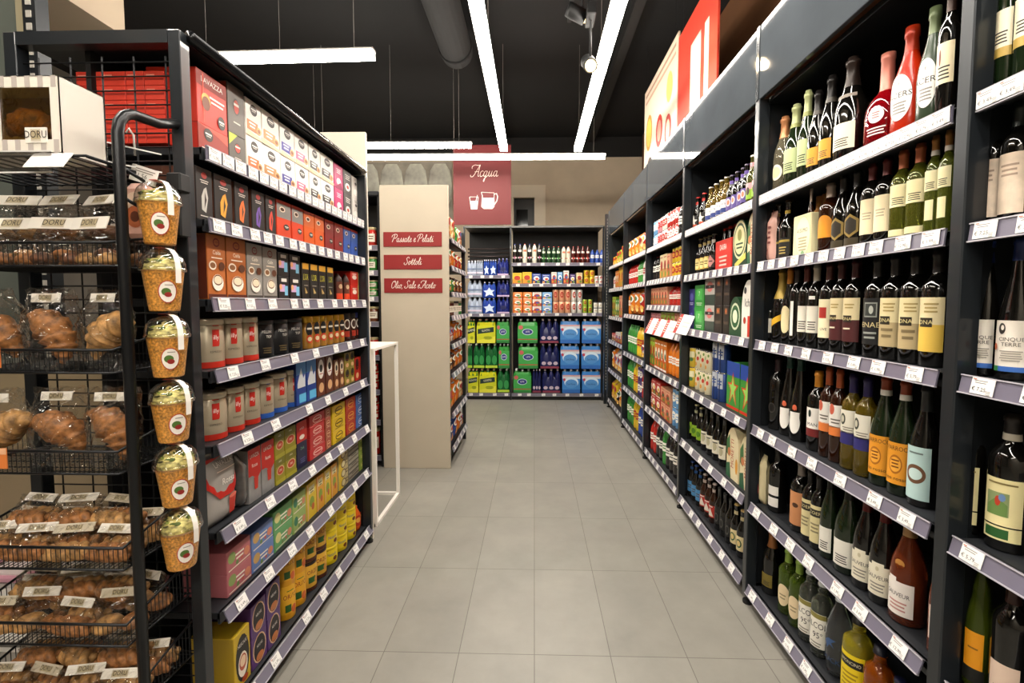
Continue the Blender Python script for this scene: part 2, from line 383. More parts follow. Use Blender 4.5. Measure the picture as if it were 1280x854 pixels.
def right_bay(y_near, y_far, label, seed, rows=RIGHT_Z, tags=6, near_post=False, tilt=-14, zs=None):
    """right hand shelving: local x runs towards the camera"""
    t = thing('shelving_bay', label, 'shelving', (1.0, y_far, 0), R(-90), 'tall dark shelving bays along the wine side')
    L = y_far - y_near
    upright(t, 0, 2.29, .45)
    if near_post: upright(t, L, 2.29, .45)
    link('back_panel', MB().box(0, L, .44, .46, .05, 2.5, BLACK), t)
    link('kick_plate', MB().box(.02, L - .02, .05, .06, 0, .07, BLACK), t)
    link('canopy', MB().box(0, L, .02, .45, 2.27, 2.29, STEEL), t)
    link('fascia_panel', MB().box(.003, L - .003, -.02, -.002, 2.285, 2.6, mat('#454a4f', .045, .0, ior=1.3, noise=.1, scale=5), .002), t)
    link('corner_trim', MB().box(-.012, .012, -.024, -.018, 2.285, 2.6, mat('#3a3e42', .12, .0)), t)
    for k, z in enumerate(zs or rows):
        shelf(t, .02, L - .02, z, .44, (0, -6, -10, -14, -20, -24)[min(k, 5)] if not zs else -12, tags + (11, 4, 1, 0, 0, 0)[min(k, 5)], seed=seed * 10 + k)
    return t
right_bay(.12, 1.117, 'tall dark wine shelving bay cut off by the picture edge', 1, tags=7)
right_bay(1.136, 2.122, 'tall dark wine shelving bay with rosé bottles up top', 2, tags=7)
right_bay(2.141, 3.128, 'tall dark beer shelving bay with red carton on second shelf', 3, tags=6)
right_bay(3.147, 4.14, 'tall dark shelving bay of juices with red promo flags', 4, tags=7, zs=[1.87, 1.59, 1.38, 1.18, .855, .49, .11])
right_bay(4.159, 5.18, 'tall dark shelving bay of soft drinks, third before the corner', 5, tags=6, zs=[1.87, 1.59, 1.28, .87, .49, .11])
right_bay(5.199, 6.20, 'tall dark shelving bay of snacks beside the water shelves', 6, tags=6, zs=[1.87, 1.58, 1.23, .92, .54, .13])
# coffee unit on the other side
LEFT_Z = [1.86, 1.652, 1.416, 1.2, .971, .702, .448, .105]
t = thing('coffee_gondola', 'tall dark double sided gondola stocked with coffee and tea', 'shelving', (-.965, 1.31, 0), R(90))
L = 1.33
upright(t, L - .02, 2.11, .29, w=.03)
link('back_panel', MB().box(.02, L, .30, .315, .05, 2.13, BLACK), t)
link('kick_plate', MB().box(.02, L, .03, .04, 0, .07, BLACK), t)
link('top_panel', MB().box(0, L, .0, .46, 2.12, 2.14, STEEL), t)
link('top_rail', MB().tube([(-.01, -.012, 2.135), (L - .02, -.012, 2.135)], .016, mat('#1b1c1e', .18, .5), 12), t)
for k, z in enumerate(LEFT_Z):
    shelf(t, .045, L - .012, z, .29, (0, -4, -8, -12, -16, -20, -22, -24)[k], (20, 15, 10, 7, 6, 8, 8, 7)[k], seed=70 + k)
fr = MB().box(-.036, 0, -.004, .03, 0, 2.14, STEEL2, .002)
fr.box(-.036, 0, .455, .49, 0, 2.14, STEEL2, .002).box(-.036, 0, .03, .455, 2.105, 2.14, STEEL2)
link('end_frame', fr, t)
wm = MB(); wr = mat('#1a1b1d', .4, .5)
for k in range(52): wm.tube([(-.018, .03, .1 + k * .0385), (-.018, .455, .1 + k * .0385)], .0022, wr, 4)
for k in range(5): wm.tube([(-.014, .055 + k * .09, .08), (-.014, .055 + k * .09, 2.08)], .0028, wr, 4)
link('wire_mesh', wm, t)
link('end_panel', MB().box(1.335, 1.36, -.012, 1.0, 0, 2.36, mat('#cfc6b6', .5, noise=.03, scale=4)), t)
# panelled gondola in the middle
t = thing('panelled_gondola', 'beige panelled gondola end carrying three red aisle signs', 'shelving', (-.705, 3.83, 0))
link('end_panel', MB().box(-.568, 0, 0, .03, 0, 2.362, mat('#b9ae9b', .5, noise=.03, scale=5), .003), t)
link('back_panel', MB().box(-.44, -.42, .03, .86, .05, 2.1, BLACK), t)
link('kick_plate', MB().box(-.06, -.05, .03, .86, 0, .08, BLACK), t)
link('upright', MB().box(-.03, .005, .855, .885, 0, 2.1, STEEL2), t)
MID_Z = [1.94, 1.71, 1.49, 1.29, 1.05, .80, .46, .17]
for k, z in enumerate(MID_Z):
    sh = shelf(t, 0, .82, z, .38, -16, 5, seed=90 + k)
    sh.location = (.005, .035, 0); sh.rotation_euler = (0, 0, R(90))
for i, (z, txt, wd) in enumerate([(1.921, 'Passate e Pelati', 'topmost'), (1.735, 'Sottoli', 'middle'), (1.542, 'Olio, Sale e Aceto', 'lowest')]):
    t = thing('aisle_sign', wd + ' of three red aisle signs with white script on beige panel', 'sign', (-1.0, 3.828, z), 0, 'red aisle signs')
    link('plate', MB().box(-.242, .242, -.006, 0, -.06, .06, mat('#86191b', .5), .002), t)
    lt = MB(); qs, ww = script_quads(txt, .0315, .0036); f = flat(-.0075, 0, -.022); mm = mat('#f1e6dc', .5)
    for qd in qs: lt.add([f(a, b, 0) for a, b in qd], [(0, 1, 2, 3)], mm)
    link('lettering', lt, t, label='white script lettering')
# shelves seen through the gap
t = thing('jar_shelving', 'dark shelves of jars glimpsed behind the beige gondola panel', 'shelving', (-1.30, 3.86, 0))
link('side_panel', MB().box(0, .02, 0, .4, 0, 2.31, BLACK), t); link('back_panel', MB().box(-1.0, 0, .36, .38, 0, 2.31, BLACK), t)
link('canopy', MB().box(-1.0, .02, -.01, .4, 2.28, 2.32, STEEL, .01), t)
GAP_Z = [1.877, 1.67, 1.453, 1.243, .96, .667, .407, .10]
for k, z in enumerate(GAP_Z): shelf(t, -1.0, 0, z, .36, 0, 7, seed=110 + k)
# water shelves across the end
BL_Z = [1.79, 1.246, .10]; BR_Z = [1.965, 1.67, 1.255, .10]
for i, (x0, x1, zs, lb) in enumerate([(-.985, -.345, BL_Z, 'dark end shelving bay of water below the red sign'), (-.325, .965, BR_Z, 'wide dark end shelving bay of water, sodas and cans')]):
    t = thing('water_shelving', lb, 'shelving', (x0, 6.62, 0), 0, 'dark end shelving bays'); L = x1 - x0
    link('back_panel', MB().box(0, L, .48, .5, 0, 2.48, BLACK), t)
    (link('upright', MB().box(-.02, .0, -.01, .03, 0, 2.48, STEEL2), t) if i == 0 else None); link('upright', MB().box(L, L + .02, -.01, .03, 0, 2.48, STEEL2), t)
    link('canopy', MB().box(0, L, -.005, .5, 2.46, 2.485, mat('#5a5a58', .4)), t)
    link('kick_plate', MB().box(0, L, .02, .03, 0, .06, BLACK), t)
    if i == 0:
        sl = MB()
        for k in range(6): sl.tube([(0, .3, 1.92 + k*.055), (L, .3, 1.92 + k*.055)], .012, mat('#3b3230', .35, .4), 8)
        link('spare_rail_bars', sl, t)
    for k, z in enumerate(zs): shelf(t, 0, L, z, .46, 0, (4, 7)[i], seed=130 + i * 10 + k)
t = thing('corner_post', 'dark slotted corner post between water shelves and drinks shelves', 'post', (1.0, 6.42, 0))
link('post_body', MB().box(-.035, .02, -.03, .03, 0, 2.6, STEEL2), t)
sl = MB()
for k in range(56): sl.box(-.014, -.004, -.033, -.03, .2 + k * .042, .225 + k * .042, mat('#8b8983', .4))
link('slot_strip', sl, t)
# white tube frame table
t = thing('tube_frame_table', 'slim white tubular table frame with white top beside coffee unit', 'table', (-.99, 3.29, 0))
wt = mat('#e9e4dc', .35); r = .011
link('tabletop', MB().box(-.95, .012, -.50, .012, 1.105, 1.12, wt), t)
for x in (0, -.93):
    for y in (0, -.48): link('leg', MB().box(x - r, x + r, y - r, y + r, .0, 1.105, wt), t)
link('floor_bar', MB().box(-.93, 0, -r, r, .0, .02, wt), t); link('floor_bar', MB().box(-.93, 0, -.48 - r, -.48 + r, 0, .02, wt), t)
link('floor_bar', MB().box(-r, r, -.48, 0, 0, .02, wt), t)
# red hanging sign and banners
t = thing('hanging_sign', 'large red hanging sign with white script, glass and jug', 'sign', (-.72, 6.60, 2.50))
sw = .817
link('board', MB().box(-sw/2 - .01, sw/2 - .015, 0, .02, 0, 1.10, mat('#5a1213', .6, noise=.03, scale=3)), t)
lt = MB(); qs, ww = script_quads('Acqua', .083, .0065); f = flat(-.003, .03, .665); mm = mat('#e9cfc2', .5)
for qd in qs: lt.add([f(a, b, 0) for a, b in qd], [(0, 1, 2, 3)], mm)
link('lettering', lt, t, label='white script lettering')
pic = MB(); wh = mat('#efe3da', .5); F = lambda x, z: (x, -.003, z)
def outline(pts, w):
    m = MB(); m.tube([(x, -.0035, z) for x, z in pts], w, wh, 4); pic.join(m)
outline([(-.19, .385), (-.168, .215), (-.085, .215), (-.067, .385), (-.19, .385)], .0045); outline([(-.08, .41), (-.10, .33)], .004)
pic.add([F(-.182, .33), F(-.168, .215), F(-.085, .215), F(-.075, .33)], [(0, 1, 2, 3)], wh)
outline([(-.025, .45), (-.01, .40), (-.02, .25), (.01, .22), (.13, .22), (.155, .25), (.155, .44), (-.025, .45)], .0045)
pic.add([F(-.01, .37), F(-.018, .25), F(.01, .22), F(.13, .22), F(.155, .25), F(.155, .37)], [(0, 1, 2, 3, 4, 5)], wh)
outline([(.155, .42), (.19, .43), (.205, .39), (.195, .33), (.155, .27)], .007)
link('glass_and_jug_picture', pic, t)
# large photo print of vases on the back wall
t = thing('wall_print', 'large grey photo print of pale vases high on back wall', 'picture', (-2.3, 8.47, 2.6))
link('print_panel', MB().box(-1.0, .82, 0, .02, 0, 1.33, mat('#b0a695', .7, noise=.3, scale=4)), t)
for k in range(4):
    link('printed_vase', MB().lathe([(0, 0), (.04, .02), (.05, .2), (.1, .3), (.2, .5), (.215, .75), (.18, 1.0), (.1, 1.12)], mat('#ded4c4', .7, noise=.5, scale=3), 24).xf(Matrix.Diagonal((1, .03, 1, 1))), t, (-.72 + k*.44, -.004, .18))
# tall banners above the wine shelves
def banner(y0, y1, z0, z1, label, els, base):
    t = thing('banner', label, 'banner', (1.30, (y0 + y1) / 2, z0), R(-90), 'banners above the wine shelves')
    w = y1 - y0; h = z1 - z0
    link('panel', MB().box(-w/2, w/2, 0, .015, 0, h, base), t)
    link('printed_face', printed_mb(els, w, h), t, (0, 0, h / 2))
    for x in (-w/2 + .1, w/2 - .1): link('hanger_wire', MB().tube([(x, .007, h - .01), (x, .007, 4.35 - z0)], .002, BLACK, 4), t)
def printed_mb(els, w, h, cell=.05):
    m = MB(); printed(m, els, flat(-.0005), w, h, cell=cell); return m
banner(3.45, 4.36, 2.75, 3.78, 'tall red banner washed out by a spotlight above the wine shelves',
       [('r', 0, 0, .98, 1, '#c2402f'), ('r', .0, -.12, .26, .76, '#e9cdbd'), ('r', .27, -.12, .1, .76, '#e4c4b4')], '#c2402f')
banner(4.37, 5.65, 2.75, 3.85, 'pale food banner with bowls beyond the red banner',
       [('r', 0, 0, .97, .97, '#ead3bd'), ('r', 0, .43, .9, .03, '#b08a70'), ('r', 0, .36, .9, .03, '#c49c80'),
        ('e', -.32, .02, .22, .36, '#c98a3a'), ('e', -.32, .02, .17, .28, '#e4c25a'), ('e', .02, -.1, .2, .3, '#b5281e'), ('e', .02, -.1, .12, .2, '#e8a08a'),
        ('e', .27, -.2, .18, .28, '#a82d22'), ('e', .27, -.2, .11, .19, '#e6b49a'), ('e', -.28, -.36, .2, .24, '#3a2a22'), ('e', .3, .16, .16, .26, '#c7b86a'), ('e', -.28, -.36, .13, .15, '#7a4a34')], '#d9c2ac')
# ------------------------------------------------------------------ goods
PROF = {
 'bord': ([(0,0),(.92,0),(1,.015),(1,.62),(.97,.67),(.85,.71),(.6,.75),(.4,.79),(.37,.82),(.36,.93),(.41,.935),(.41,.965),(.36,.97),(.35,1),(0,1)], .80),
 'burg': ([(0,0),(.92,0),(1,.015),(1,.44),(.97,.50),(.88,.57),(.7,.65),(.5,.73),(.37,.80),(.34,.94),(.39,.945),(.39,.97),(.34,.975),(.33,1),(0,1)], .79),
 'champ': ([(0,0),(.92,0),(1,.02),(1,.46),(.96,.53),(.83,.60),(.62,.68),(.46,.75),(.38,.82),(.36,.92),(.44,.93),(.44,.965),(.34,.97),(.3,1),(0,1)], .72),
 'flute': ([(0,0),(.92,0),(1,.015),(1,.34),(.95,.42),(.82,.52),(.64,.63),(.48,.74),(.38,.84),(.34,.95),(.39,.955),(.38,1),(0,1)], .84),
 'skittle': ([(0,0),(.9,0),(1,.02),(.97,.2),(1,.42),(.93,.52),(.72,.62),(.5,.72),(.37,.80),(.33,.9),(.4,.915),(.36,1),(0,1)], .78),
 'wide': ([(0,0),(.86,0),(1,.03),(1,.36),(.95,.45),(.78,.53),(.52,.59),(.33,.64),(.30,.93),(.33,.94),(.32,1),(0,1)], .62),
 'beer': ([(0,0),(.92,0),(1,.02),(1,.52),(.95,.58),(.7,.66),(.5,.73),(.42,.82),(.4,.93),(.45,.935),(.45,.96),(.4,.965),(.4,.98),(0,.98)], .95),
 'spirit': ([(0,0),(.92,0),(1,.02),(1,.62),(.93,.68),(.6,.73),(.42,.77),(.4,.86),(.46,.87),(.46,.9),(.4,.905),(.4,.97),(0,.97)], .88),
 'pet': ([(0,.01),(.5,0),(.9,.005),(1,.04),(1,.24),(.93,.28),(1,.33),(1,.62),(.95,.70),(.75,.80),(.45,.88),(.3,.92),(.3,.96),(0,.96)], .93),
 'oval': ([(0,0),(.7,0),(.85,.03),(1,.25),(1,.45),(.9,.6),(.6,.75),(.4,.82),(.38,.92),(0,.92)], .88),
}
def prof_r(P, t):
    for (r0, z0), (r1, z1) in zip(P, P[1:]):
        if z0 <= t <= z1 and z1 > z0: return r0 + (r1 - r0) * (t - z0) / (z1 - z0)
    return P[-2][0]
DARK = mat('#0b0a08', .06, ior=1.52, coat=.3); DGREEN = mat('#14200f', .06, ior=1.52, coat=.3); AMBERD = mat('#2a1206', .06, coat=.3)
def glassy(c, tr=.85): return mat(c, .03, trans=min(.96, tr + .05), ior=1.22, coat=.5)
KIND = {}; RADK = {}
def kind(key, name, cat, desc, fn): KIND[key] = (name, cat, desc, fn, {})
def build_parts(key, w, h, d):
    c = KIND[key][4]; k = (round(w or 0, 3), round(h or 0, 3), round(d or 0, 3))
    if k not in c: c[k] = [(p, m.mesh(p), lb) for p, m, lb in KIND[key][3](w, h, d)]
    return c[k]
def bottle(key, desc, prof, H, Rr, glass, cap, labels, name='wine_bottle', cat='bottle', capf=None, seg=22, band=None):
    RADK[key] = Rr; R0_ = Rr
    def fn(w, h, d):
        hh = h or H; P, cf = PROF[prof]; cf2 = capf or cf; Rr = (w / 2 if w else R0_)
        g = mat(glass) if isinstance(glass, str) else glass
        out = [('glass_body', MB().lathe([(r*Rr, z*hh) for r, z in P], g, seg), None)]
        if cap:
            zs = [z for r, z in P if z > cf2]; pts = [(prof_r(P, cf2), cf2)] + [(r, z) for r, z in P if z > cf2]
            cm = MB().lathe([(r*Rr + .0008, z*hh + (.0008 if r == 0 else 0)) for r, z in pts], cap if not isinstance(cap, str) else mat(cap, .35, .25), seg)
            if band: cm.lathe([(prof_r(P, cf2)*Rr + .0014, 0), (prof_r(P, cf2 + .05)*Rr + .0014, .05*hh)], band, seg, cz=cf2*hh)
            out.append(('capsule' if name == 'wine_bottle' else 'cap', cm, None))
        for zc, ww, lh, els in labels:
            lm = MB(); rr = prof_r(P, zc) * Rr; printed(lm, els, roundf(rr, zc*hh), ww * Rr, lh * hh, cell=.004); out.append(('label', lm, None))
        return out
    kind(key, name, cat, desc, fn)
CR = '#e8dcc0'; WH = '#ece8e0'; INK = '#2a2522'
def simple(c, ink=INK, txt=None, extra=(), lines=True):
    e = [('r', 0, 0, 1, 1, c)]
    if lines: e += [('l', 0, -.1, .6, 4, .09, ink)]
    if txt: e += [('t', 0, .2, .2, txt, ink)]
    return e + list(extra)
rect = lambda c, **k: [(.33, 1.75, .36, simple(c, **k))]
B = bottle
# wine bay, top shelf
B('liqueur', 'small clear bottle of amber liqueur', 'spirit', .25, .03, glassy('#d8a040'), '#b9b2a6', [(.35, 1.6, .3, simple('#d9b7c6'))])
B('ribbed', 'clear ribbed sparkling bottle with copper foil', 'champ', .33, .042, glassy('#cfc3a0', .8), '#c98a5c', [(.28, 1.3, .2, [('e', 0, 0, 1, 1, '#eadfc8'), ('e', 0, 0, .7, .7, '#e7d1a0')])])
B('prosecco', 'dark prosecco bottle with pale green label', 'champ', .345, .042, DGREEN, '#b9c08a', [(.33, 1.6, .28, simple('#b7c48c'))], band='#8a8f50')
B('goldlab', 'dark sparkling bottle with orange-yellow label', 'champ', .33, .042, DARK, '#1a1716', [(.25, 1.6, .2, simple('#d99a2b'))], band='#3a342c')
B('bigchamp', 'tall dark sparkling bottle with cream label', 'champ', .36, .049, DARK, '#2b211c', [(.26, 1.8, .24, simple(CR)), (.62, 1.6, .05, [('r', 0, 0, 1, 1, '#8a8178')])])
B('roseflask', 'wide clear rosé bottle with long pink capsule', 'wide', .30, .064, glassy('#d81020', .75), '#b87060', [(.36, .8, .16, [('e', 0, 0, 1, 1, '#eadbd6'), ('l', 0, .15, .5, 3, .15, '#a06a6a')]), (.2, 1.1, .1, [('l', 0, .3, .9, 3, .3, '#f0d8d4')])])
B('orangefrost', 'frosted orange bottle with white teardrop label', 'skittle', .32, .056, mat('#a82408', .22), '#98280c', [(.37, 1.45, .4, [('e', 0, 0, 1, 1, WH), ('t', 0, .05, .17, 'ACERS', INK), ('l', 0, -.12, .6, 4, .07, '#8a8580'), ('t', 0, .3, .08, 'E', INK)])])
B('greenfrost', 'frosted grey-green bottle with white teardrop label', 'skittle', .32, .056, mat('#323f2e', .22), '#5c6848', [(.37, 1.45, .4, [('e', 0, 0, 1, 1, WH), ('t', 0, .05, .17, 'ACERS', INK), ('l', 0, -.12, .6, 4, .07, '#8a8580'), ('t', 0, .3, .08, 'E', INK)])])
B('darkfig', 'tall dark wine bottle with cream figure label', 'bord', .34, .041, DARK, '#3c2c26', [(.42, 1.7, .3, simple('#e5d6b2', extra=[('e', -.2, .15, .12, .4, '#7a3a30')]))])
# second shelf
B('stout', 'black ale bottle with yellow neck band', 'beer', .26, .035, DARK, '#4a3a24', [(.22, 1.7, .3, [('r', 0, 0, 1, 1, '#1d1a14'), ('r', 0, .35, 1, .12, '#a98f3c'), ('l', 0, 0, .6, 3, .15, '#b9a25c')]), (.78, .9, .08, [('r', 0, 0, 1, 1, '#c8a93c')])], name='ale_bottle')
B('peach', 'brown bottle with round orange label, clear cap', 'bord', .255, .038, AMBERD, '#b4a294', [(.38, 1.5, .3, [('e', 0, .1, 1, .9, '#dd8f22'), ('r', 0, -.2, 1, .6, '#dd8f22')])])
B('hexgold', 'slim dark liqueur bottle with gold hexagon label', 'burg', .26, .036, DARK, '#1d1a18', [(.3, 1.5, .3, [('p', [(0,.5),(.5,.25),(.5,-.25),(0,-.5),(-.5,-.25),(-.5,.25)], '#8d7438'), ('p', [(0,.38),(.36,.2),(.36,-.2),(0,-.38),(-.36,-.2),(-.36,.2)], '#241d12')]), (.1, 1.5, .1, [('r', 0, 0, 1, 1, '#3c321c')])])
B('creamred', 'dark wine bottle, cream label and dark red capsule', 'bord', .26, .036, DARK, '#5a1e1e', [(.36, 1.8, .42, [('r', 0, 0, 1, 1, '#e6d6b0'), ('l', 0, .1, .5, 3, .08, '#a89c80')])])
B('whitewine', 'yellow-green white wine bottle with two cream labels', 'bord', .262, .037, glassy('#a9ac3a', .8), '#b0603a', [(.5, 1.8, .24, simple('#eee2b0')), (.1, 1.8, .07, [('r', 0, 0, 1, 1, '#e8dca8')])])
B('whitewine2', 'pale green white wine bottle with square cream labels', 'bord', .263, .038, glassy('#a4b040', .8), '#a5743c', [(.55, 1.8, .2, simple('#ece2b4')), (.26, 1, .2, [('r', 0, 0, 1, 1, '#e6dcaa')])], band='#c8c0b4')
# third shelf
B('tiltfoil', 'sparkling bottle in gold foil with diagonal label', 'champ', .312, .043, DARK, '#a98d3c', [(.3, 1.6, .2, [('p', [(-.5,-.5),(.5,.1),(.5,.5),(-.5,0)], '#d9a82c')])], capf=.6)
B('moonlab', 'dark wine bottle with half-moon cream label', 'burg', .315, .041, DARK, '#c07a28', [(.32, 1.6, .36, [('e', 0, 0, 1, 1, '#e2d2a4')])])
B('striplab', 'dark wine bottle with narrow white strip label', 'bord', .315, .037, DARK, '#2c2522', [(.34, .5, .44, [('r', 0, 0, 1, 1, WH)])])
B('whitelab', 'dark wine bottle with plain white label', 'bord', .315, .037, DARK, '#5a2420', [(.34, 1.8, .32, simple('#e6dfd0'))])
B('whitelabp', 'dark wine bottle, white label and pale capsule', 'bord', .315, .037, DARK, '#b9b0a0', [(.34, 1.8, .32, simple('#e6dfd0')), (.6, .8, .04, [('r', 0, 0, 1, 1, WH)])])
B('redstamp', 'dark wine bottle, cream label with red stamp', 'bord', .315, .038, DARK, '#4a211c', [(.36, 1.8, .44, [('r', 0, 0, 1, 1, '#eadfba'), ('r', -.1, .15, .5, .28, '#a8302a'), ('t', 0, -.28, .1, 'UVE', INK)])])
B('maroonlab', 'dark wine bottle with cream and maroon label', 'bord', .315, .038, DARK, '#3c1416', [(.36, 1.8, .46, [('r', 0, .25, 1, .5, '#e3d3a6'), ('r', 0, -.25, 1, .5, '#4a1f20'), ('r', -.1, .02, .5, .16, '#2a2018'), ('t', -.1, .02, .1, 'DNA', '#d8c890'), ('l', 0, .35, .5, 2, .07, '#b09a60'), ('l', -.1, -.2, .4, 1, .08, '#d8c8b0')])])
B('blacklab', 'dark wine bottle with black and silver label', 'bord', .312, .039, DARK, '#1e1c1b', [(.36, 1.8, .46, [('r', 0, 0, 1, 1, '#1b1b1c'), ('r', 0, .25, .6, .32, '#8f938c'), ('r', 0, .25, .5, .26, '#3a3d3a'), ('e', .05, .25, .2, .18, '#b9bdb4'), ('t', 0, -.08, .16, 'ENAE', '#c9b888'), ('l', 0, -.25, .6, 2, .1, '#8f938c')])])
B('tanlab', 'dark wine bottle with cream and tan label', 'bord', .312, .039, DARK, '#1f1b19', [(.36, 1.8, .46, [('r', 0, .25, 1, .5, '#e8d9a8'), ('r', 0, -.25, 1, .5, '#b7a379'), ('r', -.12, .04, .5, .17, '#2a2418'), ('t', -.12, .04, .11, 'DNA', '#d8c890'), ('l', .05, .38, .5, 3, .07, '#b09a60'), ('l', 0, -.15, .5, 2, .13, '#7a6a4a')])])
B('yellowlab', 'dark wine bottle with cream and yellow label', 'bord', .312, .039, DARK, '#1f1b19', [(.36, 1.8, .46, [('r', 0, .25, 1, .5, '#ecdcae'), ('r', 0, -.25, 1, .5, '#e0bb52'), ('r', -.12, .04, .5, .17, '#2a2418'), ('t', -.12, .04, .11, 'DNA', '#d8c890'), ('l', .05, .38, .5, 3, .07, '#b09a60')])])
# fourth shelf
B('tinylab', 'dark wine bottle with faint round emblem', 'bord', .32, .037, DARK, '#2a1c20', [(.3, .9, .14, [('e', 0, 0, 1, 1, '#3d3a38'), ('e', 0, 0, .8, .8, '#141312')])])
B('footlab', 'dark bottle with green capsule, white foot-shaped label', 'flute', .335, .037, DARK, '#12352c', [(.22, 1.2, .26, [('e', 0, .0, 1, 1, WH), ('r', 0, .25, .9, .5, WH)]), (.4, .5, .08, [('e', 0, 0, 1, 1, '#d96a4a')])])
B('pitman', 'dark bottle with orange capsule, white square label', 'bord', .3, .038, DARK, '#d9902c', [(.36, 1.7, .36, [('r', 0, 0, 1, 1, WH), ('r', 0, -.36, 1, .28, '#6a2020'), ('e', -.15, .3, .2, .26, '#22302c'), ('t', .0, -.08, .16, 'MAN', INK)])])
B('orangewhite', 'dark wine bottle, white label above orange band', 'bord', .325, .038, AMBERD, '#a5502c', [(.5, 1.8, .24, [('r', 0, 0, 1, 1, WH), ('e', -.2, .3, .4, .5, '#c8604a'), ('l', .05, -.15, .6, 2, .14, '#6a625a')]), (.34, 1.8, .1, [('r', 0, 0, 1, 1, '#d9793c')])])
B('purpleband', 'clear white wine bottle with purple band and capsule', 'bord', .32, .040, glassy('#c8a832', .8), '#2b2552', [(.5, 1.8, .24, [('r', 0, 0, 1, 1, '#e8e4d4'), ('e', -.2, .1, .36, .5, '#3c4036'), ('e', -.2, .1, .2, .3, '#d0ccb8'), ('l', .1, -.25, .6, 2, .1, '#8a8478')]), (.33, 1.8, .13, [('r', 0, 0, 1, 1, '#2f2c6a')])])
B('hedgehog', 'dark wine bottle with orange hedgehog label', 'burg', .335, .044, DGREEN, '#8a3c20', [(.28, 1.9, .36, [('r', 0, 0, 1, 1, '#e0962a'), ('t', 0, .36, .15, 'IL PARROCO', '#4a2a14', .75), ('e', 0, -.02, .5, .46, '#a8651c'), ('e', 0, -.02, .42, .36, '#e6a23a'), ('l', 0, .08, .3, 3, .08, '#7a4414'), ('t', 0, -.36, .12, 'vino rosso', '#4a2a14')])], capf=.82, band='#c9c4b8')
B('wreath', 'dark wine bottle with pale blue wreath label', 'burg', .33, .044, DARK, '#2c2e2e', [(.28, 1.9, .44, [('r', 0, 0, 1, 1, '#b9d6d4'), ('e', 0, -.02, .72, .36, '#6a4a34'), ('e', 0, -.02, .5, .22, '#c4dcd8'), ('l', 0, .38, .5, 1, .07, '#6a7a78')])])
# fifth shelf
B('twinlab', 'dark wine bottle with two small white labels', 'bord', .28, .037, DARK, '#22201e', [(.34, 1.4, .14, [('r', 0, 0, 1, 1, WH)]), (.16, 1.4, .14, [('r', 0, 0, 1, 1, WH)])])
B('peachlab', 'dark wine bottle with large peach label', 'bord', .28, .038, DARK, '#8a8078', [(.34, 1.9, .48, [('r', 0, 0, 1, 1, '#c98a5c'), ('e', 0, .1, .34, .14, '#4a3020')])])
B('coerlab', 'dark wine bottle with tall cream label', 'bord', .28, .038, DARK, '#1d1b1a', [(.34, 1.9, .5, [('r', 0, 0, 1, 1, '#dccf9c'), ('r', 0, .3, 1, .2, '#26221c'), ('t', 0, .3, .12, 'COER', '#dccf9c'), ('l', 0, .0, .6, 3, .1, '#8a8060')])])
B('lowwhite', 'sleek dark bottle with low white label', 'burg', .315, .042, DGREEN, '#1d1c1b', [(.22, 1.6, .28, simple('#e9e6da'))])
B('sauveur', 'dark wine bottle with red capsule, cream shaped label', 'burg', .315, .044, DARK, '#5c1a1a', [(.25, 1.8, .32, [('r', 0, -.05, 1, .9, '#e9e2cc'), ('r', 0, .42, .5, .16, '#e9e2cc'), ('t', 0, .05, .17, 'SAUVEUR', INK, .8), ('l', 0, -.15, .6, 3, .1, '#8a857a'), ('e', 0, .32, .14, .14, '#c9c0a0')])])
B('rosesauveur', 'clear rosé wine bottle with white shaped label', 'burg', .315, .045, glassy('#c25a32', .75), '#b08a5c', [(.25, 1.8, .34, [('r', 0, -.05, 1, .9, '#f0e8e0'), ('r', -.2, .42, .3, .16, '#f0e8e0'), ('t', 0, .05, .16, 'SAUVEUR', INK, .8), ('l', 0, -.15, .6, 3, .1, '#c08a84')]), (.55, .6, .08, [('e', 0, 0, 1, 1, '#b9803c')])])
# bottom shelf
B('goldspark', 'dark sparkling bottle with copper foil, gold label', 'champ', .29, .040, DARK, '#9a6438', [(.22, 1.3, .2, simple('#7a6a2c'))])
B('greensmall', 'green wine bottle with green foil, pale label', 'bord', .27, .037, glassy('#6f8c2a', .7), '#8fae4c', [(.3, 1.5, .34, [('e', 0, 0, 1, 1, '#e6d0a8'), ('l', 0, 0, .5, 2, .15, '#9a8a68')])])
B('alcol', 'clear spirit bottle with white alcohol label', 'spirit', .295, .040, glassy('#e4ecd8', .9), '#c4cac8', [(.34, 1.7, .44, [('r', 0, 0, 1, 1, '#eeeade'), ('r', 0, .42, 1, .14, '#8a8040'), ('t', 0, .14, .24, 'ALCOL', INK, .75), ('t', .1, -.14, .24, '95\u00b0', INK, .8), ('l', 0, -.36, .6, 2, .08, '#8a857a')])])
B('clearspirit', 'clear faceted spirit bottle with blue bird mark', 'oval', .30, .043, glassy('#e6eef0', .95), '#cdd4d8', [(.38, 1.2, .24, [('p', [(-.4,.1),(-.1,.3),(.4,.3),(.1,.1),(.3,-.1),(0,0),(-.2,-.25)], '#33507a')]), (.2, 1.5, .1, [('t', 0, 0, .8, 'DUCK', '#33507a')])])
B('limoncello', 'yellow liqueur bottle with yellow label, black band', 'spirit', .285, .045, glassy('#ecd83a', .7), '#1c1a18', [(.3, 1.9, .5, [('r', 0, 0, 1, 1, '#ecd21e'), ('r', 0, .3, .9, .2, '#1c1a18'), ('t', 0, .3, .11, 'LIMONCINO', '#e8e0c0', .75), ('l', 0, .05, .6, 4, .1, '#a88a10')])])
B('spritz', 'orange aperitif bottle with orange label, dark cap', 'spirit', .25, .046, glassy('#e0701c', .7), '#20222e', [(.25, 1.9, .4, simple('#e2683c'))])
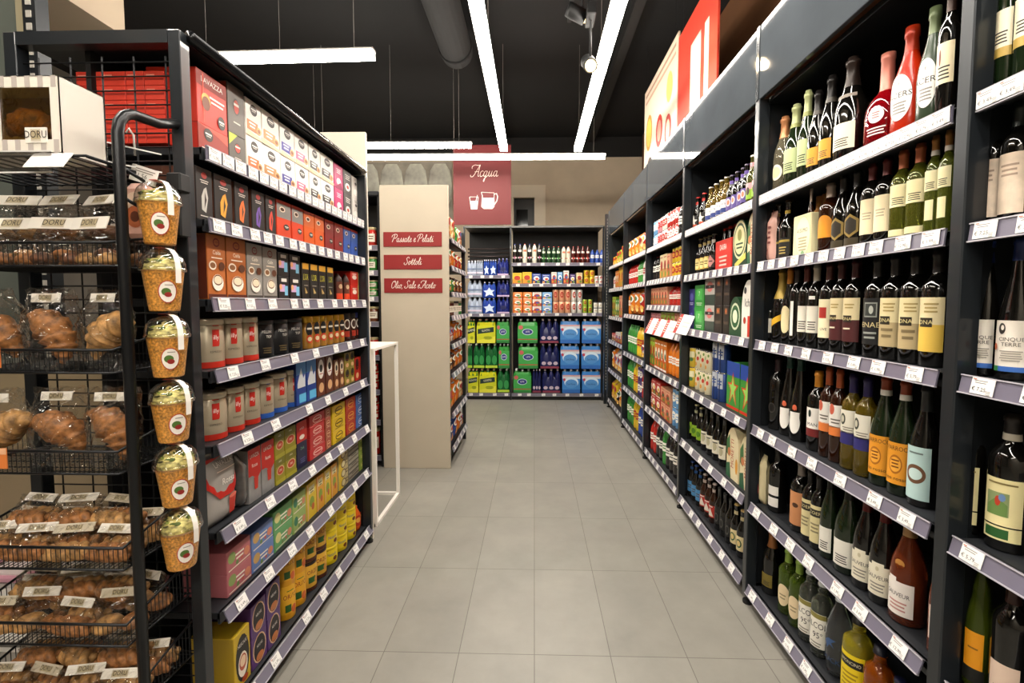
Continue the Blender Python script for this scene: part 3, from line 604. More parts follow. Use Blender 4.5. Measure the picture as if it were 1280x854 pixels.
B('herbal', 'green herbal liqueur bottle with dark blue cap', 'oval', .22, .046, glassy('#7fa02c', .7), '#1c2040', [(.35, 1.5, .3, simple('#c8c060'))])
# cut-off wine bay
B('pinklab', 'tall dark wine bottle with dusty pink label', 'bord', .34, .044, DARK, '#2c2422', [(.42, 1.7, .34, simple('#d6b89a', extra=[('e', -.28, .2, .14, .5, '#5a3428')]))])
B('creamgold', 'dark green wine bottle, cream label with gold band', 'bord', .34, .045, DGREEN, '#3a3a30', [(.42, 1.8, .24, simple('#eee4c4')), (.27, 1.8, .06, [('r', 0, 0, 1, 1, '#b8994c')])])
B('oillike', 'slim yellow-green bottle beside the black post', 'bord', .25, .035, glassy('#a8b030', .8), '#6a5a30', [(.5, 1.5, .3, simple('#d8cc90'))])
B('marble', 'dark wine bottle with large pale marbled label', 'bord', .262, .045, DARK, '#1e2422', [(.33, 2.0, .5, [('r', 0, 0, 1, 1, mat('#dcc8b2', .6, noise=.15, scale=30)), ('l', 0, .3, .6, 3, .08, '#a08a78')])])
B('goldside', 'slim dark bottle showing a gold side label', 'bord', .315, .036, DARK, '#2c2220', [(.35, 1.2, .5, [('r', 0, 0, 1, 1, '#c89a4a')])])
B('cinque', 'tall dark flute bottle with white coast label', 'flute', .312, .048, DARK, '#1c2c5a', [(.24, 1.9, .36, [('r', 0, 0, 1, 1, '#e8e0d4'), ('r', .1, -.45, .8, .1, '#3c6ab8'), ('r', -.4, -.45, .2, .1, '#3c8a4a'), ('e', -.22, .34, .22, .22, '#33302c'), ('e', -.2, .36, .1, .1, '#e8e0d4'), ('t', .04, .13, .105, 'CINQUE', '#4a4640', .95), ('t', .04, .03, .105, 'TERRE', '#4a4640', .95), ('l', .05, -.1, .6, 5, .045, '#9a948a'), ('e', -.4, -.02, .12, .14, '#c06a4a')])])
B('mintlab', 'dark wine bottle with pale mint label', 'burg', .31, .04, DARK, '#2c2422', [(.3, 1.7, .5, simple('#a8bfa8'))])
B('farmlab', 'dark wine bottle, cream label with farm painting', 'bord', .31, .047, DARK, '#2a2624', [(.36, 1.9, .34, [('r', 0, 0, 1, 1, '#ece0a8'), ('r', -.1, -.05, .56, .5, '#8a9a6a'), ('p', [(-.35,-.3),(.15,-.3),(.15,-.05),(-.1,.1),(-.35,-.1)], '#6a8a4a'), ('e', -.08, .02, .14, .22, '#b8402a'), ('e', .02, .1, .16, .16, '#6a8ab8'), ('l', 0, .4, .7, 1, .08, '#8a7a4a')]), (.13, 1.9, .1, [('r', 0, 0, 1, 1, '#e6dca4'), ('r', -.1, 0, .6, .7, '#2c5a2c')])], band='#c8c0b0')
B('roseslim', 'slim rosé bottle with small pale label', 'burg', .30, .04, glassy('#b8542a', .7), '#a8885a', [(.28, 1.2, .3, simple('#e6cfc0'))])
B('orangeflute', 'green flute bottle with square orange label', 'flute', .34, .043, glassy('#5a6a1c', .6), '#3a3c20', [(.28, 1.3, .26, [('r', 0, 0, 1, 1, '#e89a1c'), ('l', 0, .05, .5, 1, .1, '#8a5a14')]), (.1, 1.6, .1, [('r', 0, 0, 1, 1, '#1c1c18')])])
B('palepink', 'dark bottle with pale pink label', 'bord', .31, .045, DARK, '#3a2420', [(.22, 1.6, .3, simple('#e6ccb8'))])
# beer bay
def beer(key, desc, glass, cap, lab, neck=None, H=.23, Rr=.031, els=(), name='beer_bottle'):
    ls = [(.3, 1.8, .3, [('r', 0, 0, 1, 1, lab)] + list(els or [('l', 0, .1, .6, 2, .2, '#4a4440')]))]
    if neck: ls.append((.78, 1.0, .12, [('r', 0, 0, 1, 1, neck)]))
    B(key, desc, 'beer', H, Rr, glass, cap, ls, name=name, seg=16)
beer('pinkbeer', 'beer bottle with pale pink label and cream neck', AMBERD, '#d8c09a', '#e0b8a0', '#e0cfae')
beer('starbeer', 'black beer bottle with white star and red cap', DARK, '#c02a24', '#1c1a1a', '#a8281e', els=[('p', [(0,.6),(.14,.15),(.5,.1),(.2,-.12),(.3,-.5),(0,-.25),(-.3,-.5),(-.2,-.12),(-.5,.1),(-.14,.15)], '#d8d4cc'), ('r', 0, -.42, .8, .16, '#c8502c')])
beer('corona', 'clear beer bottle of golden lager, blue-white label', glassy('#d8b04a', .8), '#b8b4a8', '#e6e4dc', els=[('r', 0, -.3, 1, .36, '#2c3c7a'), ('t', 0, .2, .3, 'Extra', '#2c3c7a')], H=.24)
beer('purpleneck', 'dark beer bottle with purple neck wrap', DARK, '#3a3048', '#5a4a8c', '#5c4490', els=[('e', 0, .1, .5, .6, '#d8c8d0'), ('e', 0, .1, .3, .4, '#c8785a')])
beer('pinkgreen', 'tall beer bottle with pink and lime label', glassy('#6a6a30', .5), '#b0a8a0', '#8ab030', '#d89aa0', els=[('r', 0, .3, 1, .4, '#dca0a4'), ('e', 0, 0, .4, .5, '#4a3c34')], H=.255)
beer('juicecap', 'small juice bottle with orange cap', glassy('#e09a30', .5), '#d8401c', '#d8d0a8', H=.2, name='juice_bottle')
beer('goldround', 'dark beer bottle with round gold label', DARK, '#c8b478', '#caa850', '#c8b070', els=[('e', 0, 0, .9, .9, '#e2d08a'), ('l', 0, .1, .5, 2, .2, '#6a5a2c')], H=.24)
beer('pinkdiamond', 'dark beer bottle with pink diamond label', DARK, '#d8d0c8', '#2c2422', '#d8d0c4', els=[('p', [(0,.5),(.5,0),(0,-.5),(-.5,0)], '#c88a84'), ('l', 0, 0, .5, 1, .2, '#3a2420')], H=.24)
beer('redneck', 'dark beer bottle with red neck foil', DARK, '#a8241c', '#7a2018', '#b8301e', H=.24)
beer('limebeer', 'dark beer bottle with lime green label', DARK, '#c8c090', '#8ab02c', '#c8c8a0', els=[('e', 0, 0, .6, .5, '#4a7a1c')], H=.25)
beer('whitehop', 'dark beer bottle with white hop label', DARK, '#3a3630', '#e6e0cc', None, els=[('e', 0, 0, .5, .6, '#b8b090'), ('l', 0, .3, .6, 1, .2, '#4a4a40')], H=.27, Rr=.033)
beer('bluelab', 'dark beer bottle with light blue label', DARK, '#2c4a8a', '#4a86b8', '#2c5a9a', H=.24)
beer('redwhite', 'brown beer bottle with red and white label', AMBERD, '#c8b8b0', '#b02c24', '#d8c8c0', els=[('p', [(0,.3),(.4,-.4),(-.4,-.4)], '#e6ded0'), ('l', 0, .4, .6, 1, .2, '#e6ded0')], H=.24)
beer('blackbeer', 'black beer bottle with faint white print', DARK, '#222222', '#161616', None, els=[('e', 0, 0, .4, .7, '#5a5854'), ('e', 0, 0, .3, .5, '#161616')], H=.25)
beer('creamround', 'dark beer bottle with cream oval label', DARK, '#c8a86a', '#e0cf9c', '#e0cfa0', els=[('e', 0, 0, .6, .6, '#3a5a3a'), ('e', 0, 0, .4, .4, '#d8c080')], H=.25)
beer('spiritsmall', 'small bitter bottle with red label', DARK, '#a02018', '#b02a1e', '#b03a2c', H=.22)
# small goods further down the aisle
def tin(key, name, cat, desc, body, lid=None, els=(), base=None, lidf=.1, seg=24, basef=.1, metal=0):
    def fn(w, h, d):
        r = w / 2; l = lidf * h if lid else 0
        m = MB().lathe([(0, 0), (r*.97, 0), (r, .003), (r, h - l - .002), (r*.95, h - l), (0, h - l)], mat(body, .35, metal) if isinstance(body, str) else body, seg)
        if base: m.lathe([(r + .0005, .001), (r + .0005, basef*h)], mat(base, .4), seg)
        out = [('can_body', m, None)]
        if lid: out.append(('lid', MB().lathe([(r*.96, 0), (r*1.01, .002), (r*1.01, l*.85), (r*.97, l), (0, l)], lid if not isinstance(lid, str) else mat(lid, .35, metal), seg, cz=h - l), None))
        if els:
            lm = MB(); printed(lm, els, roundf(r + .0006, h/2), w * 1.25, h, cell=.004); out.append(('label', lm, None))
        return out
    kind(key, name, cat, desc, fn)
def carton(key, name, cat, desc, body, els=(), side=None, bev=.0015):
    def fn(w, h, d):
        m = MB().box(-w/2, w/2, 0, d, 0, h, mat(body, .4) if isinstance(body, str) else body, bev)
        if side: m.box(-w/2 - .0004, -w/2 + .001, .003, d - .003, .003, h - .003, mat(side, .4)); m.box(w/2 - .001, w/2 + .0004, .003, d - .003, .003, h - .003, mat(side, .4))
        out = [('carton_body', m, None)]
        if els:
            lm = MB(); printed(lm, els, flat(0, 0, h/2), w, h, cell=.03); out.append(('printed_front', lm, None))
        return out
    kind(key, name, cat, desc, fn)
def PV(t): return max(.04, min(1, .4 + t * 5) * (1 - max(0, t - .8) / .2 * .95))
def pouch(key, name, cat, desc, col, els=(), rough=.25):
    def fn(w, h, d):
        m = MB(); nx, nz = 8, 10; vs = []; fs = []; q = random.Random(hash(key) % 97 if False else len(key))
        for side in (0, 1):
            for j in range(nz + 1):
                for i in range(nx + 1):
                    u = i/nx*2 - 1; t = j/nz
                    b = (1 - u**4) * PV(t)
                    ww = w/2 * (1 - .05 * math.sin(math.pi * t)); y = d/2 + (-1 if side == 0 else 1) * d/2 * max(.02, b) + q.uniform(-.002, .002)
                    vs.append((u * ww, y, t * h))
        n = (nx + 1) * (nz + 1)
        for side in (0, 1):
            for j in range(nz):
                for i in range(nx):
                    a = side*n + j*(nx+1) + i; fc = (a, a+1, a+nx+2, a+nx+1); fs.append(fc if side == 0 else fc[::-1])
        fs.append(tuple(range(nx, -1, -1)) + tuple(n + i for i in range(nx + 1)))
        m.add(vs, fs, mat(col, rough) if isinstance(col, str) else col, True)
        m.box(-w/2*.95, w/2*.95, d/2 - .002, d/2 + .002, h - .012, h + .004, mat(col, rough) if isinstance(col, str) else col)
        out = [('bag_body', m, None)]
        if els:
            lm = MB(); printed(lm, els, lambda x, z, o: (x, d/2 - d/2 * max(.02, (1 - (2*x/w)**4)) * PV((z + h*.5)/h) - .0035 - o, h*.5 + z), w, h, cell=.015)
            out.append(('printed_front', lm, None))
        return out
    kind(key, name, cat, desc, fn)
def pack(key, name, desc, liq, cap, wrap, els, nx=3, top=.22, clearfilm=False, prof='pet'):
    """shrink wrapped pack of bottles"""
    def fn(w, h, d):
        r = w / nx / 2; P, cf = PROF[prof]; out = []
        g = mat(liq, .12, trans=.35, ior=1.33) if isinstance(liq, str) else liq
        for i in range(nx):
            for j in range(2):
                m = MB().lathe([(a*r*.97, z*h) for a, z in P], g, 14, -w/2 + r*(2*i+1), r + j*2*r)
                m.lathe([(.3*r + .0015, 0), (.3*r + .0015, .055*h), (0, .055*h)], mat(cap, .4), 10, -w/2 + r*(2*i+1), r + j*2*r, .93*h)
                out.append(('bottle', m, None))
        m = MB(); hh = h * (1 - top); dd = 4 * r
        c = mat(wrap, .2) if not clearfilm else film_mat('shrink film', (.97, .97, .97), .25)
        prof2 = []; nseg = 5
        ring = [(-w/2, dd/2)]
        pts = []
        for k in range(nx * 2 + 1):
            x = -w/2 + r*.15 + (w - r*.3) * k / (nx*2); pts.append((x, .002 + (.010 if k % 2 == 0 else 0)))
        loop = pts + [(w/2 - r*.02, r), (w/2 - r*.02, dd - r)] + [(x, dd - y) for x, y in pts[::-1]] + [(-w/2 + r*.02, dd - r), (-w/2 + r*.02, r)]
        n = len(loop); vs = [(x, y, .004) for x, y in loop] + [(x, y, hh*.8) for x, y in loop] + [(x*.93, dd/2 + (y - dd/2)*.85, hh) for x, y in loop]
        fs = [(a, (a+1) % n, n + (a+1) % n, n + a) for a in range(n)] + [(n+a, n + (a+1) % n, 2*n + (a+1) % n, 2*n + a) for a in range(n)]
        m.add(vs, fs, c, True); out.append(('shrink_wrap', m, None))
        if els:
            lm = MB(); printed(lm, els, flat(.0, 0, hh*.42), w*.96, hh*.84, cell=.03); out.append(('printed_front', lm, None))
        return out
    kind(key, name, 'drinks pack', desc, fn)
def canstack(key, desc, body, els, nx=1, name='drink_can'):
    tin(key, name, 'can', desc, body, mat('#b8b8b4', .25, .9), els, lidf=.04, seg=18, metal=.3)
LOGO = lambda x, z, w, h: [('e', x, z, w, h, '#2a2624'), ('e', x, z, w*.86, h*.86, '#3c3733'), ('r', x, z + h*.06, w*.7, h*.12, '#d8d4cc'), ('r', x, z - h*.12, w*.5, h*.08, '#b8b4ac')]
cup = lambda x, z, s, c='#5a3018', s2=1: [('e', x, z, s, s*s2*.9, '#e6dccb'), ('e', x, z + s*.08, s*.8, s*s2*.5, c)]
# coffee unit
carton('redbig', 'coffee_box', 'box', 'big red coffee capsule carton with cup picture', '#c02a1c', [('r', 0, .34, 1, .26, '#8f2418'), ('t', .0, .34, .14, 'LAVAZZA', '#f0e4d8', 1.0), ('r', -.3, 0, .04, .9, '#d8503c'), ('e', -.22, -.02, .3, .26, '#d89a4a'), ('e', -.22, -.08, .26, .26, '#6a3014'), ('l', .15, .08, .5, 2, .08, '#f0dccf')] + LOGO(.28, -.3, .26, .26), side='#c8301e')
carton('redlow', 'coffee_box', 'box', 'low red coffee carton with black round seal', '#9c2414', [('r', 0, 0, 1, 1, '#8f2416'), ('p', [(-.5,.5),(.5,.5),(.5,.1),(.1,.3)], '#c84a38'), ('l', -.2, -.38, .4, 1, .1, '#f0dccf')] + LOGO(-.18, .18, .3, .5), side='#c02a1a')
def greybox(k, c1, lime): carton(k, 'coffee_box', 'box', 'dark grey coffee carton with red face emblem' if not lime else 'dark grey coffee carton with lime corner', c1, [('e', 0, .08, .36, .34, '#1c1a18'), ('e', 0, .08, .30, .28, '#b03a2c'), ('r', 0, .12, .3, .05, '#e0d8cc'), ('l', 0, -.25, .4, 1, .06, '#c8c0b4')] + ([('p', [(-.5,.5),(-.5,.1),(0,.5)], '#a8b83c')] if lime else []), side='#a83a28')
greybox('grey1', '#4a443c', False); greybox('grey2', '#4f4a42', True)
for k, c, ds in [('wo', '#c8642c', 'orange'), ('wb', '#b07a44', 'tan'), ('wp', '#3c3a8c', 'violet'), ('wk', '#c85a7c', 'pink'), ('wd', '#2c2826', 'black')]:
    carton('w_' + k, 'capsule_box', 'box', 'white coffee capsule box with %s panel' % ds, '#e6e2da', LOGO(0, .25, .46, .3) + [('r', -.1, -.2, .7, .26, c), ('l', -.12, -.14, .4, 2, .09, '#f0ece4'), ('e', .3, -.25, .3, .22, '#d89a5c'), ('e', .3, -.25, .2, .12, '#7a4420'), ('p', [(-.5,-.5),(.5,-.5),(.5,-.42),(-.5,-.36)], '#d8b48c')], side='#d8d2c8')
carton('magenta', 'capsule_box', 'box', 'magenta capsule box with cup drawing', '#b82c66', [('l', 0, .3, .5, 3, .07, '#f0d0dc'), ('e', 0, -.2, .5, .3, '#ecdcd8'), ('p', [(-.5,-.5),(.5,-.5),(.2,-.2)], '#8a1c4a')])
carton('bwbox', 'capsule_box', 'box', 'black and white capsule box with cup', '#4a4644', [('e', 0, -.2, .6, .34, '#e6e0d8'), ('e', 0, -.2, .3, .16, '#b03a2c'), ('l', 0, .3, .6, 3, .08, '#d8d4cc')])
carton('paleone', 'capsule_box', 'box', 'pale grey capsule box with small emblem', '#cfc9c2', [('e', 0, -.2, .6, .3, '#ece6de'), ('e', 0, .2, .3, .14, '#4a4440'), ('l', 0, .4, .5, 2, .06, '#8a847c')])
for k, c, ds in [('g', '#d8942c', 'golden'), ('o', '#d86a2c', 'orange'), ('v', '#6a4a9c', 'violet'), ('r', '#c8402c', 'red'), ('s', '#b8b4ac', 'silver')]:
    carton('d_' + k, 'coffee_box', 'box', 'tall black coffee box with %s dancer figure' % ds, '#191513', [('e', 0, .36, .34, .12, '#a8342c'), ('l', 0, .26, .5, 2, .04, '#d8d0c4'), ('p', [(-.2,-.3),(.05,-.35),(.2,-.05),(.1,.15),(-.05,.1),(-.2,-.05)], c), ('p', [(-.05,-.28),(.1,-.1),(0,.05)], '#2a1c14'), ('l', 0, -.42, .6, 1, .04, '#d8d0c4')], side='#5a3424')
for k, c, lo, ds in [('r', '#8f8a86', '#c83c1c', 'grey and red'), ('o', '#d0642c', '#cc5418', 'orange'), ('m', '#7c2420', '#7a1c1a', 'maroon'), ('b', '#3c5a9c', '#34529c', 'blue'), ('e', '#a82c24', '#7a1c18', 'dark red')]:
    carton('c_' + k, 'capsule_box', 'box', 'slim %s capsule box' % ds, lo, [('r', 0, .28, 1, .44, c), ('r', 0, .46, 1, .08, '#b8301e'), ('e', -.12, .28, .4, .14, '#ead8c0'), ('e', -.12, .28, .28, .09, '#4a2410')] + LOGO(.15, -.15, .38, .16))
for k, c, sd, ds in [('b', '#b0622c', '#5a2414', 'brown'), ('g', '#8d8780', '#4a4440', 'grey')]:
    carton('p_' + k, 'coffee_pod_box', 'box', 'tall %s coffee pod box with cup picture' % ds, c, [('r', 0, .25, 1, .5, c), ('p', [(-.5,-.5),(.5,-.5),(.5,-.42),(-.5,-.42)], sd), ('e', 0, .38, .36, .14, '#7a1c18'), ('e', 0, .38, .28, .09, c), ('t', 0, .38, .045, 'CAFF\u00c8', '#7a1c18'), ('t', 0, .22, .09, 'Cialde', '#f4ead8', .8), ('l', 0, .14, .6, 1, .04, '#f0e0c8'), ('e', -.25, .02, .4, .14, '#e8dcc8'), ('e', -.25, .02, .3, .09, '#8a5a34'), ('e', .25, .02, .34, .13, '#5a3018'), ('e', .0, -.24, .62, .26, '#efe6d8'), ('e', .0, -.2, .5, .17, '#6a3c1c'), ('e', .0, -.2, .44, .13, '#e4d4b8')], side=sd)
carton('cubebox', 'capsule_box', 'box', 'black capsule box with pastel pink and blue print', '#171618', [('r', -.15, .0, .5, .3, '#c8a0c8'), ('e', -.3, .05, .24, .24, '#e0a06a'), ('r', .2, -.1, .3, .4, '#7ab8d8'), ('r', 0, .34, .5, .14, '#d8d4cc')])
carton('lorbox', 'capsule_box', 'box', 'small black capsule box with gold lettering', '#171514', [('r', 0, .42, .8, .16, '#d8a02c'), ('t', 0, .12, .24, "L'OR", '#c8c03c', .55), ('l', 0, -.1, .5, 1, .05, '#8a8478'), ('p', [(-.15,-.15),(.2,-.3),(-.1,-.32)], '#b89a5c')])
B('syrup', 'dark coffee drink bottle with red cap', 'pet', .15, .026, '#3a1c14', '#8a2418', [(.45, 1.8, .4, [('r', 0, 0, 1, 1, '#6a3424'), ('e', 0, .1, .5, .4, '#d8b08a')]), (.15, 1.8, .2, [('r', 0, 0, 1, 1, '#d8401c')])], name='coffee_drink')
carton('redtall', 'coffee_pack', 'box', 'red coffee pack with white print', '#b82418', [('e', 0, .1, .6, .3, '#e0d0c0'), ('l', 0, .35, .6, 2, .06, '#f0dccc')])
carton('yellowtall', 'coffee_pack', 'box', 'pale yellow coffee pack at shelf end', '#d8c06a', [('l', 0, .3, .6, 3, .08, '#a8301c'), ('e', 0, -.1, .5, .3, '#a8301c')])
SIL = mat('#b9ab92', .34, .35, noise=.08, scale=10)
for k, c, ds in [('r', '#b82a1a', 'red'), ('b', '#2c5ab0', 'blue')]:
    tin('illy_' + k, 'coffee_tin', 'tin', 'silver coffee tin with %s base band' % ds, SIL, mat('#bdb29c', .3, .6), [('p', [(-.09,.28),(.09,.28),(.09,-.02),(.07,-.06),(-.09,-.06)], '#c02a1e'), ('t', 0, .12, .13, 'illy', '#f0ece6', .8), ('t', 0, -.17, .055, 'ESPRESSO', '#4a4640'), ('l', 0, .36, .16, 1, .04, c), ('r', -.38, 0, .012, .7, c), ('r', -.41, 0, .008, .7, c)], base=c, lidf=.13, basef=.13)
tin('pellini', 'coffee_tin', 'tin', 'black coffee tin with white capitals', '#141416', mat('#101012', .3), [('t', 0, .18, .105, 'PELLINI', '#dcd8d0', .8), ('t', .06, .05, .105, 'TOP', '#dcd8d0', .8), ('l', .0, -.25, .3, 3, .06, '#6a5a3a')], lidf=.12)
tin('goldjar', 'coffee_jar', 'jar', 'glass jar of instant coffee with golden lid', mat('#a8762c', .15, coat=.5), mat('#c89a2c', .3, .5), [('e', 0, .1, .42, .42, '#1c1a18'), ('r', 0, .12, .3, .06, '#d8d0c0'), ('e', 0, -.2, .4, .26, '#c8401c'), ('e', 0, -.2, .26, .14, '#e8d4a8')], lidf=.2)
for k, c, ds in [('k', '#241c18', 'black'), ('b', '#2c3c8a', 'blue')]:
    tin('darkjar_' + k, 'coffee_jar', 'jar', 'dark instant coffee jar with %s lid' % ds, mat('#3a1c14', .15, coat=.5), mat(c, .4), [('e', 0, .1, .44, .36, '#e0d8cc'), ('e', 0, .1, .32, .26, '#3a2018'), ('r', 0, -.25, .36, .2, '#a8301c')], lidf=.2)
carton('bluebox', 'coffee_box', 'box', 'tall blue coffee box with white mountain print', '#22408c', [('r', 0, .35, 1, .3, '#4a86c8'), ('p', [(-.4,0),(0,.35),(.2,.1),(.4,.2),(.4,-.1),(-.4,-.1)], '#d8dce0'), ('r', .1, -.35, .7, .2, '#5ab0d8')], side='#1c3068')
for k, c, c2, ds in [('w', '#5a2c18', '#ece4d8', 'brown drink carton with white arch label'), ('c', '#6a3c20', '#d8c8ac', 'small brown drink carton with cream oval'), ('d', '#8a7a2c', '#3a2c14', 'olive gold coffee carton'), ('r', '#b0261a', '#3a1410', 'red coffee carton with black oval')]:
    carton('k_' + k, 'drink_carton', 'carton', ds, c, [('e', 0, .2, .7, .5, c2), ('e', 0, .22, .4, .2, '#1c1814'), ('e', 0, -.28, .6, .26, '#d8a878'), ('l', 0, .08, .4, 1, .05, '#a8301c')])
pouch('redbag', 'coffee_bag', 'bag', 'plump grey and red ground coffee bag', '#a8a29c', [('p', [(-.44,.46),(.44,.46),(.42,.05),(.2,-.12),(-.2,-.12),(-.42,.08)], '#b8241a'), ('t', 0, .36, .095, 'LAVAZZA', '#f0e8e0', .9), ('l', 0, .27, .5, 1, .03, '#f0dccc'), ('t', .05, .1, .13, 'Rossa', '#f0e8e0', .9), ('p', [(.05,-.16),(.3,-.16),(.26,-.42),(.1,-.42)], '#c03424'), ('e', .17, -.16, .25, .06, '#e0705c')])
pouch('silverbag', 'coffee_bag', 'bag', 'silver vacuum coffee brick seen side on', mat('#8e8c8a', .25, .7, noise=.25, scale=25))
carton('redbrick', 'coffee_pack', 'box', 'red and silver vacuum coffee brick', mat('#9a9896', .3, .4, noise=.12, scale=30), [('p', [(-.5,.5),(.5,.5),(.5,.0),(.2,-.1),(-.2,.0),(-.5,.0)], '#b8241a'), ('t', 0, .36, .1, 'LAVAZZA', '#f0e8e0', .62), ('t', 0, .18, .1, 'Rossa', '#f0e8e0', .75), ('p', [(-.1,-.05),(.25,-.05),(.2,-.28),(-.05,-.28)], '#c03424')])
carton('orobrick', 'coffee_pack', 'box', 'olive gold coffee brick with red disc', '#8f8420', [('r', 0, .35, 1, .3, '#6f6a1c'), ('t', 0, .36, .09, 'LAVAZZA', '#f0e8d8', .55), ('e', 0, .0, .76, .36, '#d8b88c'), ('e', 0, .0, .64, .30, '#b03a1c'), ('t', 0, .0, .12, 'ORO', '#f0e8e0', .8), ('r', 0, -.42, 1, .16, '#a39a30')])
carton('navybrick', 'coffee_pack', 'box', 'tall coffee brick, red above navy', '#1c1a3a', [('r', 0, .28, 1, .44, '#b8241a'), ('t', 0, .34, .06, 'LAVAZZA', '#f0e8e0', .7), ('e', 0, .16, .5, .1, '#e0d8cc'), ('t', 0, -.08, .09, 'Dek', '#7ab08a'), ('l', 0, -.3, .5, 3, .04, '#5a5a8a')])
for k, c, i, ds in [('red', '#b82a2a', '#e8c0b4', 'red'), ('choc', '#9a4a34', '#e0b890', 'brown-red'), ('yel', '#d8b41e', '#4a3a10', 'yellow'), ('rd2', '#a8321c', '#d8a04a', 'rust red'), ('blu', '#4a6aa8', '#d8e0ec', 'blue')]:
    carton('t_' + k, 'tea_box', 'box', 'square %s coffee substitute box' % ds, c, [('e', 0, .0, .6, .62, i), ('e', 0, .0, .5, .5, c), ('r', 0, .02, .44, .1, i), ('l', 0, -.36, .6, 1, .1, i)], side=c)
for k, c, a, ds in [('pink', '#b86a70', '#8aa05c', 'dusty pink'), ('blue', '#6a86c0', '#c8a060', 'blue'), ('green', '#6aa86a', '#e0d890', 'green'), ('lime', '#a0b86a', '#3a7a5a', 'pale green')]:
    carton('tea_' + k, 'tea_box', 'box', 'long %s herbal tea box' % ds, c, [('r', 0, 0, .94, .86, c), ('e', -.3, .12, .3, .5, a), ('e', .32, -.08, .24, .4, '#d88a6a'), ('l', .02, .1, .36, 2, .18, '#f4ecdc'), ('r', 0, -.38, .9, .05, '#f0e4d0'), ('e', .1, -.2, .1, .16, '#c05a4a'), ('e', -.1, -.24, .12, .2, '#6a8a4a')], side=c)
for k, c, ds in [('y', '#e0c030', 'yellow'), ('o', '#e0a02c', 'amber')]:
    carton('inf_' + k, 'tea_box', 'box', 'upright %s herbal infusion box' % ds, c, [('r', 0, .3, .6, .2, '#e8e0b0'), ('e', 0, -.05, .5, .3, '#8aa03c'), ('e', .1, -.2, .3, .2, '#c8602c'), ('l', 0, .3, .4, 2, .07, '#6a5a20'), ('r', -.42, 0, .1, 1, '#e8b88c')], side='#e6d080')
carton('checker', 'tea_box', 'box', 'flat brown and cream tea box with ring print', '#b8a878', [('r', -.25, 0, .5, 1, '#d8b82c'), ('e', 0, 0, .5, .86, '#6a4a2c'), ('e', 0, 0, .36, .64, '#d8cc9c'), ('l', .3, .2, .3, 2, .3, '#6a5a3a')])
carton('stripe', 'tea_box', 'box', 'flat grey tea box with dark stripes', '#9a9484', [('r', 0, .3, 1, .18, '#4a4238'), ('r', 0, -.2, 1, .2, '#6a5f50'), ('l', 0, .1, .5, 1, .2, '#3a342c')])
carton('greenflat', 'tea_box', 'box', 'flat olive green tea box', '#8aa03c', [('r', 0, .1, .7, .4, '#c8cc7a'), ('l', 0, .2, .5, 2, .2, '#4a5a20')])
carton('yellowcaps', 'capsule_box', 'box', 'tall gold capsule carton with cup in black oval', '#c8a82c', [('e', 0, .0, .86, .86, '#1c1814'), ('t', 0, .26, .09, 'NESCAF\u00c9', '#e8e4dc', .7), ('e', 0, -.12, .6, .46, '#e8dccb'), ('e', 0, -.08, .46, .3, '#b0543c'), ('e', 0, -.06, .36, .2, '#e8c8a8'), ('e', .1, -.4, .4, .12, '#a8401c')], side='#b8982a')
carton('purplecaps', 'capsule_box', 'box', 'purple capsule carton with black oval', '#54356c', [('e', 0, 0, .86, .92, '#d8b08a'), ('e', 0, 0, .76, .84, '#1c1616'), ('t', .0, .1, .12, 'NESCAF\u00c9', '#e8e4dc', .6), ('e', 0, -.26, .5, .26, '#b87040')], side='#54356c')
tin('orzo_y', 'barley_can', 'can', 'orange-yellow barley drink can', '#e0a01e', mat('#e0a82c', .4), [('r', 0, .1, 1.2, .84, '#e8ae28'), ('t', 0, .18, .2, 'ORZO', '#8a1c1c', .72), ('r', -.1, -.16, .24, .22, '#2c5a20'), ('e', .15, -.22, .26, .24, '#c8602c'), ('l', 0, .36, .3, 1, .06, '#3a7a2c')], lidf=.08)
tin('orzo_b', 'barley_can', 'can', 'yellow barley drink can with brown lid', '#d8a83a', mat('#2c1810', .4), [('t', 0, .14, .2, 'ORZO', '#7a1c24', .72), ('r', -.05, -.12, .3, .2, '#2c5a20'), ('r', 0, -.42, .9, .12, '#4a2414'), ('e', .15, -.15, .2, .2, '#c88a3c')], lidf=.12)
tin('cocoa', 'cocoa_tub', 'tub', 'ribbed yellow cocoa powder tub', '#e2c81a', mat('#ecd42c', .4), [('r', 0, 0, .9, .56, '#ecd01c'), ('t', 0, .06, .26, 'Nesquik', '#2c4a8c', .6), ('e', .14, -.2, .2, .24, '#6a3010')], lidf=.18)
B('orangeflask', 'orange drink powder bottle', 'oval', .15, .034, '#e0641c', '#e8742c', [(.4, 1.7, .4, [('e', 0, 0, 1, 1, '#b8301c'), ('e', 0, .05, .6, .5, '#e8b04a')])], name='powder_bottle')
